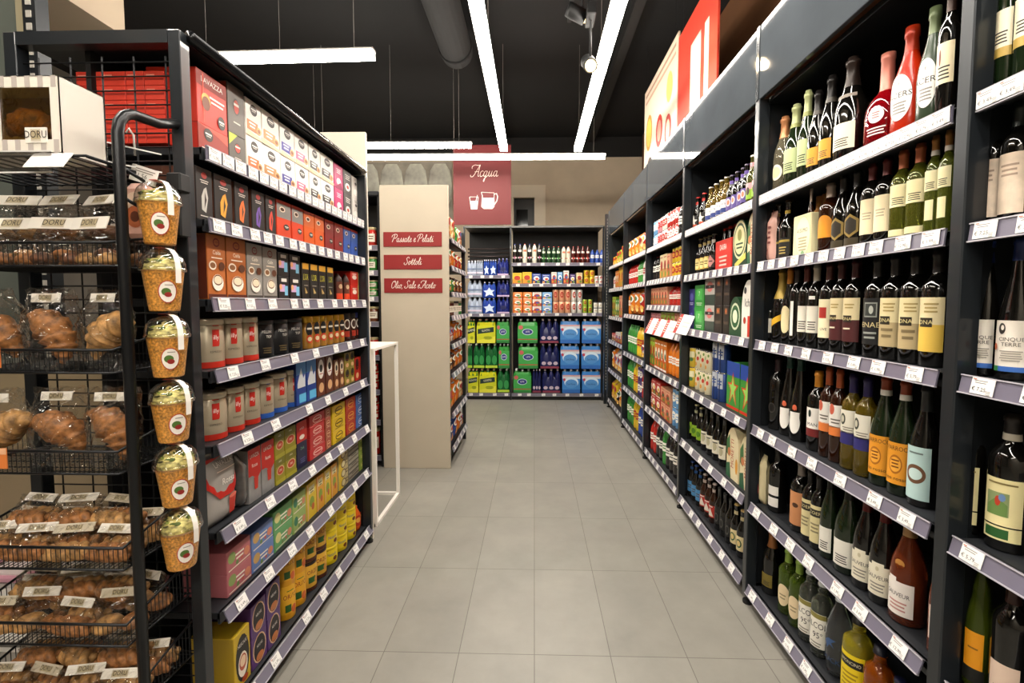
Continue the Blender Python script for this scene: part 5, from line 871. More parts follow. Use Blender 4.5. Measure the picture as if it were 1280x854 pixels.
ROWS_SODA = {0: [(5.081,'bg_orange',0.15,0.23,0.14,1),(4.914,'bg_orange',0.15,0.23,0.14,1),(4.746,'bg_orange',0.15,0.23,0.14,1),(4.589,'bg_cream',0.13,0.22,0.14,1),(4.431,'bg_red',0.15,0.22,0.14,1),(4.264,'bg_red',0.15,0.22,0.14,1)],1: [(5.11,'pt_red',None,0.22,None,1),(5.001,'pt_red',None,0.22,None,1),(4.891,'pt_red',None,0.22,None,1),(4.782,'pt_red',None,0.22,None,1),(4.672,'pt_green',None,0.24,None,1),(4.563,'pt_green',None,0.24,None,1),(4.454,'pt_white',None,0.25,None,1),(4.344,'pt_white',None,0.25,None,1),(4.235,'pt_white',None,0.25,None,1)],2: [(5.107,'pt_orange',None,0.26,None,1),(4.94,'bg_orange',0.2,0.26,0.14,1),(4.723,'bg_orange',0.2,0.26,0.14,1),(4.505,'bg_red',0.2,0.25,0.14,1),(4.288,'bg_red',0.2,0.25,0.14,1)],3: [(5.11,'pt_green',None,0.31,None,1),(5.001,'pt_green',None,0.31,None,1),(4.891,'pt_green',None,0.31,None,1),(4.781,'pt_green',None,0.31,None,1),(4.672,'pt_yellow',None,0.3,None,1),(4.562,'pt_yellow',None,0.3,None,1),(4.425,'bg_white',0.14,0.16,0.14,1),(4.262,'bg_red',0.14,0.15,0.14,1)],4: [(5.114,'pt_green',None,0.31,None,1),(5.012,'pt_green',None,0.31,None,1),(4.911,'pt_green',None,0.31,None,1),(4.809,'pt_yellow',None,0.3,None,1),(4.707,'pt_yellow',None,0.3,None,1),(4.614,'cn_violet',0.07,0.14,None,2),(4.528,'cn_violet',0.07,0.14,None,2),(4.434,'pt_red',None,0.28,None,1),(4.333,'pt_red',None,0.28,None,1),(4.231,'pt_red',None,0.28,None,1)],5: [(5.11,'pt_green',None,0.31,None,1),(5.001,'pt_green',None,0.31,None,1),(4.891,'pt_green',None,0.31,None,1),(4.782,'pt_yellow',None,0.32,None,1),(4.672,'pt_yellow',None,0.32,None,1),(4.563,'pt_blue',None,0.3,None,1),(4.454,'pt_blue',None,0.3,None,1),(4.344,'pt_black',None,0.29,None,1),(4.235,'pt_black',None,0.29,None,1)]}
ROWS_END = {0: [(6.083,'bg_yellow',0.12,0.15,0.14,1),(5.948,'bg_yellow',0.12,0.15,0.14,1),(5.803,'bg_lime',0.14,0.2,0.14,1),(5.647,'bg_lime',0.14,0.2,0.14,1),(5.482,'bg_yellow',0.16,0.24,0.14,1),(5.308,'bg_yellow',0.16,0.24,0.14,1)],1: [(6.098,'pt_white',None,0.2,None,1),(5.994,'pt_white',None,0.2,None,1),(5.882,'bx_orange',0.1,0.22,0.14,1),(5.764,'bx_orange',0.1,0.22,0.14,1),(5.636,'bx_yellow',0.12,0.25,0.14,1),(5.498,'bx_yellow',0.12,0.25,0.14,1),(5.376,'pt_cream',None,0.24,None,1),(5.272,'pt_cream',None,0.24,None,1)],2: [(6.088,'bx_lime',0.1,0.25,0.14,1),(5.964,'bx_lime',0.1,0.25,0.14,1),(5.839,'bx_green',0.1,0.22,0.14,1),(5.715,'bx_green',0.1,0.22,0.14,1),(5.581,'bx_peach',0.12,0.26,0.14,1),(5.436,'bx_peach',0.12,0.26,0.14,1),(5.292,'bx_peach',0.12,0.26,0.14,1)],3: [(6.079,'bx_red',0.13,0.09,0.14,1),(5.938,'bx_red',0.13,0.09,0.14,1),(5.781,'bx_white',0.16,0.12,0.14,1),(5.609,'bx_white',0.16,0.12,0.14,1),(5.447,'bx_yellow',0.14,0.14,0.14,1),(5.296,'bx_yellow',0.14,0.14,0.14,1)],4: [(6.061,'bg_orange',0.15,0.28,0.14,1),(5.873,'bg_white',0.17,0.26,0.14,1),(5.675,'bg_white',0.17,0.26,0.14,1),(5.487,'bg_pink',0.15,0.26,0.14,1),(5.309,'bg_lime',0.15,0.22,0.14,1)],5: [(6.06,'bg_yellow',0.15,0.28,0.14,1),(5.88,'bg_yellow',0.15,0.28,0.14,1),(5.715,'bg_black',0.12,0.2,0.14,1),(5.535,'bg_orange',0.18,0.3,0.14,1),(5.325,'bg_orange',0.18,0.3,0.14,1)]}
ROWS_COFFEE = {0: [(1.438,'RED',0.133,0.12,0.15,1),(1.554,'GREY',0.088,0.12,0.15,1),(1.65,'w_wo',0.091,0.126,0.15,2),(1.757,'w_wb',0.113,0.126,0.15,2),(1.874,'w_wp',0.105,0.124,0.15,2),(1.988,'w_wk',0.111,0.124,0.15,2),(2.107,'w_wd',0.106,0.122,0.15,2),(2.234,'w_wd',0.134,0.122,0.15,2),(2.362,'magenta',0.105,0.12,0.15,2),(2.474,'bwbox',0.104,0.12,0.15,2),(2.585,'paleone',0.1,0.118,0.15,2)],1: [(1.388,'d_s',0.072,0.155,0.15,1),(1.474,'d_g',0.083,0.155,0.15,1),(1.567,'d_o',0.076,0.155,0.15,1),(1.661,'d_v',0.076,0.152,0.15,1),(1.74,'d_r',0.067,0.152,0.15,1),(1.832,'c_r',0.102,0.152,0.15,1),(1.938,'c_r',0.094,0.152,0.15,1),(2.038,'c_o',0.089,0.15,0.15,1),(2.136,'c_o',0.093,0.15,0.15,1),(2.24,'c_m',0.093,0.15,0.15,1),(2.348,'c_m',0.099,0.15,0.15,1),(2.454,'c_b',0.087,0.15,0.15,1),(2.553,'c_b',0.095,0.15,0.15,1),(2.649,'c_e',0.077,0.15,0.15,1)],2: [(1.43,'p_b',0.083,0.2,0.15,1),(1.527,'p_b',0.1,0.2,0.15,1),(1.628,'p_g',0.088,0.196,0.15,1),(1.724,'p_g',0.091,0.194,0.15,1),(1.817,'cubebox',0.08,0.093,0.15,2),(1.906,'cubebox',0.086,0.093,0.15,2),(1.994,'lorbox',0.068,0.16,0.15,1),(2.071,'lorbox',0.074,0.16,0.15,1),(2.153,'lorbox',0.078,0.16,0.15,1),(2.238,'lorbox',0.077,0.16,0.15,1),(2.397,'syrup',None,None,None,1),(2.478,'syrup',None,None,None,1),(2.542,'redtall',0.101,0.08,0.15,2),(2.635,'yellowtall',0.06,0.16,0.15,1)],3: [(1.445,'illy_r',0.098,0.155,None,1),(1.542,'illy_r',0.084,0.155,None,1),(1.632,'illy_r',0.08,0.155,None,1),(1.73,'pellini',0.09,0.14,None,1),(1.834,'pellini',0.095,0.14,None,1),(1.949,'pellini',0.105,0.14,None,1),(2.05,'goldjar',0.062,0.145,None,1),(2.12,'goldjar',0.062,0.145,None,1),(2.189,'goldjar',0.063,0.145,None,1),(2.26,'goldjar',0.062,0.145,None,1),(2.33,'goldjar',0.062,0.145,None,1),(2.399,'goldjar',0.061,0.145,None,1),(2.476,'darkjar_k',0.066,0.15,None,1),(2.552,'darkjar_k',0.067,0.15,None,1),(2.634,'darkjar_b',0.068,0.15,None,1),(2.715,'darkjar_b',0.07,0.15,None,1)],4: [(1.446,'illy_r',0.095,0.15,None,1),(1.538,'illy_r',0.084,0.15,None,1),(1.63,'illy_r',0.084,0.15,None,1),(1.72,'illy_b',0.08,0.15,None,1),(1.816,'illy_b',0.094,0.155,None,1),(1.911,'illy_b',0.077,0.155,None,1),(1.932,'bluebox',0.081,0.185,0.15,1),(2.023,'bluebox',0.086,0.185,0.15,1),(2.116,'k_w',0.082,0.18,0.15,1),(2.206,'k_w',0.082,0.18,0.15,1),(2.284,'k_c',0.056,0.15,0.15,1),(2.348,'k_c',0.057,0.15,0.15,1),(2.418,'k_d',0.064,0.085,0.15,2),(2.486,'k_d',0.059,0.085,0.15,2),(2.555,'k_r',0.062,0.13,0.15,1),(2.626,'k_r',0.067,0.13,0.15,1)],5: [(1.434,'redbag',0.171,0.225,0.07,1),(1.538,'silverbag',0.017,0.18,0.07,1),(1.588,'redbrick',0.072,0.19,0.07,1),(1.67,'redbrick',0.081,0.19,0.07,1),(1.752,'orobrick',0.069,0.1,0.07,2),(1.832,'orobrick',0.082,0.1,0.07,2),(1.924,'navybrick',0.085,0.2,0.07,1),(2.066,'t_red',0.145,0.05,0.15,4),(2.177,'t_choc',0.06,0.05,0.15,4),(2.3,'t_yel',0.147,0.064,0.15,3),(2.454,'t_rd2',0.131,0.064,0.15,3),(2.598,'t_blu',0.135,0.063,0.15,3)],6: [(1.487,'tea_pink',0.126,0.075,0.15,2),(1.623,'tea_blue',0.132,0.073,0.15,2),(1.762,'tea_green',0.135,0.078,0.15,2),(1.888,'tea_lime',0.107,0.078,0.15,2),(1.996,'inf_y',0.09,0.16,0.15,1),(2.081,'inf_o',0.07,0.16,0.15,1),(2.155,'inf_y',0.066,0.16,0.15,1),(2.23,'inf_o',0.071,0.16,0.15,1),(2.34,'checker',0.118,0.049,0.15,4),(2.48,'stripe',0.141,0.049,0.15,4),(2.624,'greenflat',0.126,0.048,0.15,4)],7: [(1.486,'yellowcaps',0.084,0.19,0.15,1),(1.582,'purplecaps',0.089,0.115,0.15,2),(1.678,'purplecaps',0.089,0.12,0.15,2),(1.834,'orzo_y',0.078,0.14,None,2),(1.922,'orzo_y',0.082,0.14,None,2),(2.024,'orzo_b',0.091,0.135,None,2),(2.125,'orzo_b',0.091,0.135,None,2),(2.244,'cocoa',0.105,0.088,None,3),(2.368,'cocoa',0.104,0.088,None,3),(2.49,'cocoa',0.105,0.085,None,3),(2.57,'orangeflask',None,None,None,1),(2.642,'orangeflask',None,None,None,1),(2.713,'orangeflask',None,None,None,1)]}
ROWS_SNACK = {0: [(3.979,'bg_cream',0.16,0.24,0.14,1),(4.176,'bg_cream',0.16,0.24,0.14,1),(4.364,'bg_green',0.14,0.2,0.14,1),(4.551,'bg_white',0.16,0.2,0.14,1)],1: [(3.976,'bg_orange',0.18,0.19,0.14,1),(4.169,'bg_orange',0.18,0.19,0.14,1),(4.361,'bg_red',0.18,0.17,0.14,1),(4.554,'bg_red',0.18,0.17,0.14,1)],2: [(3.974,'bg_green',0.15,0.14,0.14,1),(4.161,'bg_green',0.15,0.14,0.14,1),(4.354,'bg_brown',0.16,0.15,0.14,1),(4.551,'bg_brown',0.16,0.15,0.14,1)],3: [(3.923,'jr_brown',0.075,0.13,None,1),(4.008,'jr_brown',0.075,0.13,None,1),(4.094,'jr_brown',0.075,0.13,None,1),(4.179,'jr_brown',0.075,0.13,None,1),(4.265,'jr_white',0.075,0.13,None,1),(4.351,'jr_white',0.075,0.13,None,1),(4.436,'jr_white',0.075,0.13,None,1),(4.522,'jr_green',0.075,0.13,None,1),(4.607,'jr_green',0.075,0.13,None,1)],4: [(3.949,'bg_white',0.13,0.17,0.14,1),(4.087,'bg_white',0.13,0.17,0.14,1),(4.245,'bg_orange',0.17,0.2,0.14,1),(4.423,'bg_orange',0.17,0.2,0.14,1),(4.581,'bg_red',0.13,0.16,0.14,1)],5: [(3.974,'bg_brown',0.17,0.17,0.14,1),(4.161,'bg_brown',0.17,0.17,0.14,1),(4.354,'bg_orange',0.18,0.18,0.14,1),(4.551,'bg_orange',0.18,0.18,0.14,1)],6: [(3.973,'bg_lime',0.17,0.24,0.14,1),(4.163,'bg_orange',0.18,0.26,0.14,1),(4.358,'bg_orange',0.18,0.26,0.14,1),(4.553,'bg_cream',0.18,0.2,0.14,1)],7: [(3.987,'bg_blue',0.2,0.22,0.14,1),(4.202,'bg_blue',0.2,0.22,0.14,1),(4.407,'bg_orange',0.18,0.2,0.14,1),(4.578,'bg_white',0.13,0.16,0.14,1)]}
ROWS_JAR = {0: [(-1.716,'jr_white',0.075,0.16,None,1),(-1.629,'jr_white',0.075,0.16,None,1),(-1.542,'jr_white',0.075,0.16,None,1),(-1.456,'jr_red',0.075,0.16,None,1),(-1.369,'jr_red',0.075,0.16,None,1)],1: [(-1.716,'jr_green',0.075,0.12,None,1),(-1.629,'jr_green',0.075,0.12,None,1),(-1.542,'jr_green',0.075,0.12,None,1),(-1.456,'jr_green',0.075,0.12,None,1),(-1.369,'jr_green',0.075,0.12,None,1)],2: [(-1.716,'jr_brown',0.08,0.07,None,2),(-1.629,'jr_brown',0.08,0.07,None,2),(-1.542,'jr_brown',0.08,0.07,None,2),(-1.456,'jr_green',0.08,0.07,None,2),(-1.369,'jr_green',0.08,0.07,None,2)],3: [(-1.716,'jr_brown',0.085,0.13,None,1),(-1.63,'jr_brown',0.085,0.13,None,1),(-1.542,'jr_brown',0.085,0.13,None,1),(-1.456,'jr_brown',0.085,0.13,None,1),(-1.369,'jr_brown',0.085,0.13,None,1)],4: [(-1.706,'jr_red',0.09,0.15,None,1),(-1.597,'jr_red',0.09,0.15,None,1),(-1.488,'jr_red',0.09,0.15,None,1),(-1.379,'jr_red',0.09,0.15,None,1)],5: [(-1.706,'jr_red',0.085,0.075,None,3),(-1.597,'jr_red',0.085,0.075,None,3),(-1.488,'jr_red',0.085,0.075,None,3),(-1.379,'jr_red',0.085,0.075,None,3)],6: [(-1.706,'jr_red',0.085,0.07,None,3),(-1.597,'jr_red',0.085,0.07,None,3),(-1.488,'jr_red',0.085,0.07,None,3),(-1.379,'jr_red',0.085,0.07,None,3)],7: [(-1.706,'jr_red',0.09,0.23,None,1),(-1.597,'jr_red',0.09,0.23,None,1),(-1.488,'jr_red',0.09,0.23,None,1),(-1.379,'jr_red',0.09,0.23,None,1)]}
ROWS_WATER_A = {0: [(-0.891,'silverwater',0.134,0.22,0.2,1),(-0.776,'silverwater',0.088,0.22,0.2,1),(-0.681,'starwater',0.082,0.23,0.2,1),(-0.586,'starwater',0.099,0.23,0.2,1),(-0.446,'bluewater',0.162,0.25,0.2,1)],1: [(-0.853,'silverwater',0.209,0.24,0.2,2),(-0.644,'starwater',0.191,0.23,0.2,2),(-0.443,'bluewater',0.18,0.24,0.2,2)],2: {0: [(-0.883,'uliveto',0.151,0.345,0.2,1),(-0.67,'uliveto',0.255,0.345,0.2,1),(-0.443,'greenwater',0.18,0.345,0.2,1)],1: [(-0.926,'greenwater',0.065,0.36,0.2,1),(-0.796,'greenwater',0.163,0.36,0.2,1),(-0.615,'greenwater',0.18,0.36,0.2,1),(-0.434,'lete',0.162,0.36,0.2,1)],2: [(-0.906,'uliveto',0.105,0.35,0.2,1),(-0.692,'uliveto',0.277,0.35,0.2,1),(-0.448,'lete',0.191,0.35,0.2,1)]}}
ROWS_WATER_B = {0: [(-0.277,'sod',None,0.29,None,1),(-0.202,'sod',None,0.29,None,1),(-0.134,'sow',None,0.29,None,1),(-0.065,'sod',None,0.29,None,1),(0.004,'sow',None,0.29,None,1),(0.072,'sod',None,0.29,None,1),(0.135,'sog',None,0.25,None,1),(0.209,'sog',None,0.25,None,1),(0.278,'sog',None,0.25,None,1),(0.346,'sog',None,0.25,None,1),(0.42,'sow',None,0.25,None,1),(0.488,'sow',None,0.25,None,1),(0.557,'sor',None,0.25,None,1),(0.625,'sor',None,0.25,None,1),(0.693,'sor',None,0.25,None,1),(0.761,'sor',None,0.25,None,1),(0.829,'pt_blue',None,0.2,None,1),(0.897,'pt_blue',None,0.2,None,1),(0.96,'pt_blue',None,0.2,None,1)],1: [(-0.242,'bx_yellow',0.133,0.16,0.2,1),(-0.102,'bx_yellow',0.128,0.17,0.2,1),(0.032,'bx_blue',0.122,0.15,0.2,1),(0.169,'bx_blue',0.122,0.14,0.2,1),(0.283,'bx_white',0.076,0.17,0.2,1),(0.366,'bx_sky',0.07,0.17,0.2,1),(0.454,'bx_white',0.076,0.19,0.2,1),(0.545,'bx_violet',0.076,0.14,0.2,1),(0.642,'bx_cream',0.087,0.16,0.2,1),(0.744,'cn_yellow',0.075,0.1,None,2),(0.824,'cn_yellow',0.075,0.1,None,2),(0.892,'cn_white',0.06,0.06,None,2),(0.948,'cn_white',0.06,0.06,None,2)],2: [(-0.236,'bx_orange',0.133,0.1,0.2,3),(-0.096,'bx_orange',0.127,0.1,0.2,3),(0.04,'bx_white',0.127,0.1,0.2,3),(0.184,'bx_sky',0.139,0.1,0.2,3),(0.306,'cn_peach',0.085,0.17,None,2),(0.395,'cn_peach',0.085,0.17,None,2),(0.483,'cn_peach',0.085,0.17,None,2),(0.568,'cn_white',0.075,0.17,None,2),(0.653,'cn_white',0.075,0.17,None,2),(0.727,'cn_lime',0.06,0.1,None,2),(0.801,'cn_lime',0.06,0.1,None,2),(0.88,'jr_white',0.06,0.08,None,2),(0.948,'jr_white',0.06,0.08,None,2)],3: {0: [(-0.17,'lete',0.265,0.345,0.2,1),(0.04,'darkwater',0.127,0.345,0.2,1),(0.249,'darkwater',0.27,0.345,0.2,1),(0.536,'santanna',0.263,0.345,0.2,1),(0.824,'santanna',0.269,0.345,0.2,1)],1: [(-0.085,'lete',0.288,0.36,0.2,1),(0.224,'darkwater',0.275,0.36,0.2,1),(0.514,'santanna',0.275,0.36,0.2,1),(0.818,'santanna',0.28,0.36,0.2,1)],2: [(-0.094,'lete',0.293,0.35,0.2,1),(0.218,'darkwater',0.275,0.35,0.2,1),(0.514,'santanna',0.286,0.35,0.2,1),(0.821,'santanna',0.274,0.35,0.2,1)]}}
# ------------------------------------------------------------------ stocking
RAD = {'illy_r': .0, }
ROUND = set(k for k, v in KIND.items() if v[0] in ('wine_bottle', 'beer_bottle', 'ale_bottle', 'juice_bottle', 'drink_bottle', 'coffee_tin', 'coffee_jar', 'barley_can', 'cocoa_tub', 'drink_can', 'food_jar', 'coffee_drink', 'powder_bottle'))
def rad(key, w): return (w or .08) / 2
def pr(pos, key, w, d):      # wine side, facing the aisle
    if key in ROUND: return (1.035 + (w / 2 if w else .04), pos)
    return (1.028, pos)
def pl(pos, key, w, d):      # coffee side
    if key in ROUND: return (-.995 - (w / 2 if w else .03), pos)
    return (-.99, pos)
def pm(pos, key, w, d):      # snack shelves
    if key in ROUND: return (-.725 - (w / 2 if w else .03), pos)
    return (-.72, pos)
def pb(pos, key, w, d):
    if key in ROUND: return (pos, 6.65 + (w / 2 if w else .04))
    return (pos, 6.64)
def pj(pos, key, w, d): return (pos, 3.885 + (w / 2 if w else .04))
SH6 = ['top shelf', 'second shelf', 'third shelf', 'fourth shelf', 'fifth shelf', 'bottom shelf']
JZ = [1.87, 1.59, 1.38, 1.18, .855, .49, .11]; SZ = [1.87, 1.59, 1.28, .87, .49, .11]; EZ = [1.87, 1.58, 1.23, .92, .54, .13]
for rows, zs, bay, sn in [(ROWS_CUT, RIGHT_Z, 'cut-off wine bay', SH6), (ROWS_WINE, RIGHT_Z, 'full wine bay', SH6), (ROWS_BEER, RIGHT_Z, 'beer bay', SH6),
                          (ROWS_JUICE, JZ, 'juice bay', SHORD[:6] + ['bottom shelf']), (ROWS_SODA, SZ, 'soft drink bay', SH6), (ROWS_END, EZ, 'corner snack bay', SH6)]:
    for k, items in rows.items():
        items = sorted(items, key=lambda e: -e[0])
        run(items, pr, zs[k] - .005, R(-90), sn[k], bay, 'far post', seed=k + 31, turn=R(22))
C7 = ['top shelf', 'second shelf', 'third shelf', 'fourth shelf', 'fifth shelf', 'sixth shelf', 'seventh shelf', 'bottom shelf']
for k, items in ROWS_COFFEE.items():
    z = LEFT_Z[k] - .005; out = []
    for i, it in enumerate(sorted(items)):
        if it[1] in ('RED', 'GREY'):
            ks = ('redlow', 'redbig') if it[1] == 'RED' else ('grey2', 'grey1'); hs = (.078, .158) if it[1] == 'RED' else (.10, .16)
            zz = z
            for lvn, kk, hh in zip(('lower ', 'upper '), ks, hs):
                put(kk, -.99, it[0], zz, R(90), it[2], hh, .15, lvn + KIND[kk][2] + ', top shelf of the coffee unit', 'goods on the top shelf of the coffee unit'); zz += hh
    run([it if it[1] not in ('RED', 'GREY') else (it[0], 'w_wo', .01, .01, .01, 0) for it in sorted(items)], pl, z, R(90), C7[k], 'coffee unit', 'near end', seed=k + 51, turn=R(-28))
for k, items in ROWS_SNACK.items():
    run(items, pm, MID_Z[k] - .005, R(90), C7[k], 'beige gondola shelves', 'near end', seed=k + 61)
for k, items in ROWS_JAR.items():
    run(sorted(items, key=lambda e: -e[0]), pj, GAP_Z[k] - .005, 0, C7[k], 'gap shelves', 'beige panel', seed=k + 71)
for k in (0, 1): run(ROWS_WATER_A[k], pb, BL_Z[k] - .005, 0, ['top shelf', 'middle shelf'][k], 'red-sign bay', 'outer post', seed=k + 81)
for k in (0, 1, 2): run(ROWS_WATER_B[k], pb, BR_Z[k] - .005, 0, ['top shelf', 'second shelf', 'third shelf'][k], 'wide end bay', 'middle post', seed=k + 91)
for rows, bay, lo in ((ROWS_WATER_A[2], 'red-sign bay', 'outer post'), (ROWS_WATER_B[3], 'end bay', 'middle post')):
    for k, items in rows.items():
        for it in items:
            pass
        run([(a, b, c, d - .002, e, 1) for a, b, c, d, e, f in items], pb, .10 + (0, .352, .72)[k], 0, ('lowest', 'middle', 'topmost')[k] + ' layer', bay, lo, seed=k + 97)
# red and white promo flags clipped to the rails
for i, (y, z, w) in enumerate([(3.80, 1.20, 'far'), (3.56, 1.20, 'middle'), (3.32, 1.20, 'near'), (3.02, 1.25, 'single')]):
    f = flat(0); m = MB().box(-.05, .05, -.001, .001, -.07, .07, mat('#e6e2da', .4)); printed(m, [('r', -.38, 0, .22, 1, '#a8281e'), ('l', -.38, .3, .12, 5, .12, '#e6c8b8'), ('l', .15, .1, .5, 2, .2, '#c8b8b0')], flat(-.001), .1, .14)
    lb = (w + ' one of three red-edged white promo flags on the juice bay') if i < 3 else 'red-edged white promo flag sticking out of the beer bay'
    t = thing('promo_flag', lb, 'price flag', (.965, y, z + .01), R(-50), 'red-edged promo flags')
    link('flag_card', m, t, (0, -.0, 0)).rotation_euler = (R(-30), R(8), 0)
    link('clip', MB().box(-.05, -.02, 0, .05, -.02, -.005, mat('#d8d4cc', .3)), t)

# ------------------------------------------------------------------ bakery stand
GB = mat('#1d1e20', .3, .5)
t = thing('bakery_rack', 'black tube and wire rack holding baskets of wrapped pastries', 'rack', (-.98, 1.09, 0))
arc = [(0, 0, 0), (0, 0, 1.80)] + [(0, .055 - .055*math.cos(a), 1.80 + .06*math.sin(a)) for a in (R(25), R(50), R(75), R(90))] + [(0, .12, 1.866), (0, .205, 1.895)]
link('side_tube', MB().tube(arc, .0125, GB, 12), t)
link('side_tube', MB().tube([(x - .47, y, z) for x, y, z in arc], .0125, GB, 12), t)
link('brace', MB().tube([(0, .01, 1.72), (0, .17, 1.68)], .004, GB, 6).tube([(0, .01, 1.65), (0, .17, 1.60)], .004, GB, 6), t)
link('clamp', MB().box(-.02, .02, .16, .2, 1.58, 1.74, BLACK, .004).box(-.01, .03, .15, .19, 1.70, 1.75, BLACK, .004), t)
BASK = [('topmost', 1.542), ('second', 1.287), ('third', 1.04), ('fourth', .80), ('fifth', .605), ('lowest', .42)]
BX0, BX1, BY0, BY1 = -1.44, -1.005, 1.075, 1.285
for nm, zt in BASK:
    hgt = .055
    o = thing('wire_basket', nm + ' black wire basket of the bakery rack', 'basket', ((BX0 + BX1) / 2, (BY0 + BY1) / 2, zt - hgt), 0, 'wire baskets of the bakery rack')
    hx, hy = (BX1 - BX0) / 2, (BY1 - BY0) / 2
    hb = .10
    rim = [(-hx, hy, hb), (-hx, -hy, hgt), (hx, -hy, hgt), (hx, hy, hb)]
    link('rim', MB().tube(rim, .0038, GB, 6).tube([(-hx, hy, 0), (-hx, -hy, 0), (hx, -hy, 0), (hx, hy, 0)], .003, GB, 6, True), o)
    g = MB()
    for k in range(37):
        x = -hx + 2*hx*k/36
        if k % 1 == 0: g.tube([(x, -hy, hgt), (x, -hy, 0), (x, hy, 0)], .0012, GB, 4)
    for k in range(1, 17):
        y = -hy + 2*hy*k/17; zz = hgt + (hb - hgt) * k / 17
        g.tube([(-hx, y, zz), (-hx, y, 0)], .0012, GB, 4); g.tube([(hx, y, zz), (hx, y, 0)], .0012, GB, 4)
    for k in range(6): g.tube([(-hx, -hy + 2*hy*k/5, 0), (hx, -hy + 2*hy*k/5, 0)], .0015, GB, 4)
    link('wire_grid', g, o)
CRUST = mat('#98663a', .5, noise=.7, scale=55, bump=1.0); CRUST2 = mat('#ad8350', .5, noise=.65, scale=48, bump=1.0); BROWN = mat('#64402a', .5, noise=.7, scale=45, bump=1.0)
CRUSTM = [CRUST, CRUST2, BROWN]
def croissant(L, rmax, m, seed, bend=1.0, ridges=7):
    q = random.Random(seed); n = 44; vs = []; fs = []; k = 14
    for i in range(n + 1):
        t_ = i / n; a = (t_ - .5) * 2.1 * bend; cx = L * .48 * math.sin(a) / max(.6, math.sin(1.05 * bend)); cy = L * .42 * (1 - math.cos(a))
        env = math.sin(math.pi * min(.97, max(.03, t_))) ** .75
        saw = (t_ * ridges) % 1; r = rmax * env * (.72 + .36 * (1 - saw) ** .7)
        d = Vector((math.cos(a), math.sin(a), 0)); nn = Vector((-d.y, d.x, 0))
        for j in range(k):
            b = 2 * math.pi * j / k; rr = r * (1 + q.uniform(-.05, .05)); p = Vector((cx, cy, 0)) + nn * math.cos(b) * rr + Vector((0, 0, math.sin(b) * rr * .85))
            vs.append(tuple(p))
    for i in range(n):
        for j in range(k): fs.append((i*k + j, i*k + (j+1) % k, (i+1)*k + (j+1) % k, (i+1)*k + j))
    fs += [tuple(range(k))[::-1], tuple(n*k + j for j in range(k))]
    return MB().add(vs, fs, m, True)
def braid(L, r, m, seed):
    mb = MB()
    for s in (0, 1):
        pts = []; rr = []
        for i in range(30):
            u = i / 29; a = u * 2 * math.pi * 2.2 + s * math.pi
            pts.append((-L/2 + L*u, r*.5*math.cos(a), r*.5*math.sin(a) + r)); rr.append(r * .68 * (math.sin(math.pi * (.08 + .84*u)) ** .4))
        mb.tube(pts, rr, m, 10)
    return mb
def bun(r, m, seed):
    q = random.Random(seed); n = 20
    mb = MB().lathe([(0, 0), (r*.8, 0), (r, r*.25), (r*.95, r*.55), (r*.7, r*.85), (r*.3, r), (0, r*1.02)], m, n)
    mb.v = [(x * (1 + q.uniform(-.04, .04)), y * (1 + q.uniform(-.04, .04)), z * (1 + q.uniform(-.05, .05))) for x, y, z in mb.v]
    return mb
FILM = film_mat('cellophane', (.95, .94, .92), .20, .07, .8)
def film_bag(w, h, d, seed, flatw=False):
    q = random.Random(seed); nx, nz = 12, 14; vs = []; fs = []
    for side in (0, 1):
        for j in range(nz + 1):
            for i in range(nx + 1):
                u = i/nx*2 - 1; t_ = j/nz
                b = (1 - abs(u)**3) * (math.sin(math.pi * (.08 + .78 * t_)) ** .6) * (1 - max(0, t_ - .72)/.28 * .95)
                jx, jy, jz = (q.uniform(-.004, .004) for _ in range(3))
                yy = (-1 if side == 0 else 1) * d/2 * b
                vs.append((u * w/2 * (1 - .06 * math.sin(math.pi*t_)) + jx, yy + (jy * 1.6 if b > .1 else 0), t_ * h + jz))
    n = (nx+1)*(nz+1)
    for side in (0, 1):
        for j in range(nz):
            for i in range(nx):
                a = side*n + j*(nx+1) + i; fs.append((a, a+1, a+nx+2, a+nx+1))
    return MB().add(vs, fs, FILM, False)
DOR = [('r', 0, 0, 1, 1, mat('#cfc6b4', .4)), ('r', 0, 0, .9, .74, '#b8a988'), ('t', 0, .02, .85, 'DORU', '#241c16', .8)]
def header(w, h, white=True):
    m = MB().box(-w/2, w/2, -.0012, .0012, 0, h, mat('#efe9de' if white else '#cfc4ae', .35), 0)
    lm = MB(); printed(lm, DOR, flat(-.0014, 0, h*.5), w*.46, h*.8, cell=.04); return m, lm
BAGP = {}
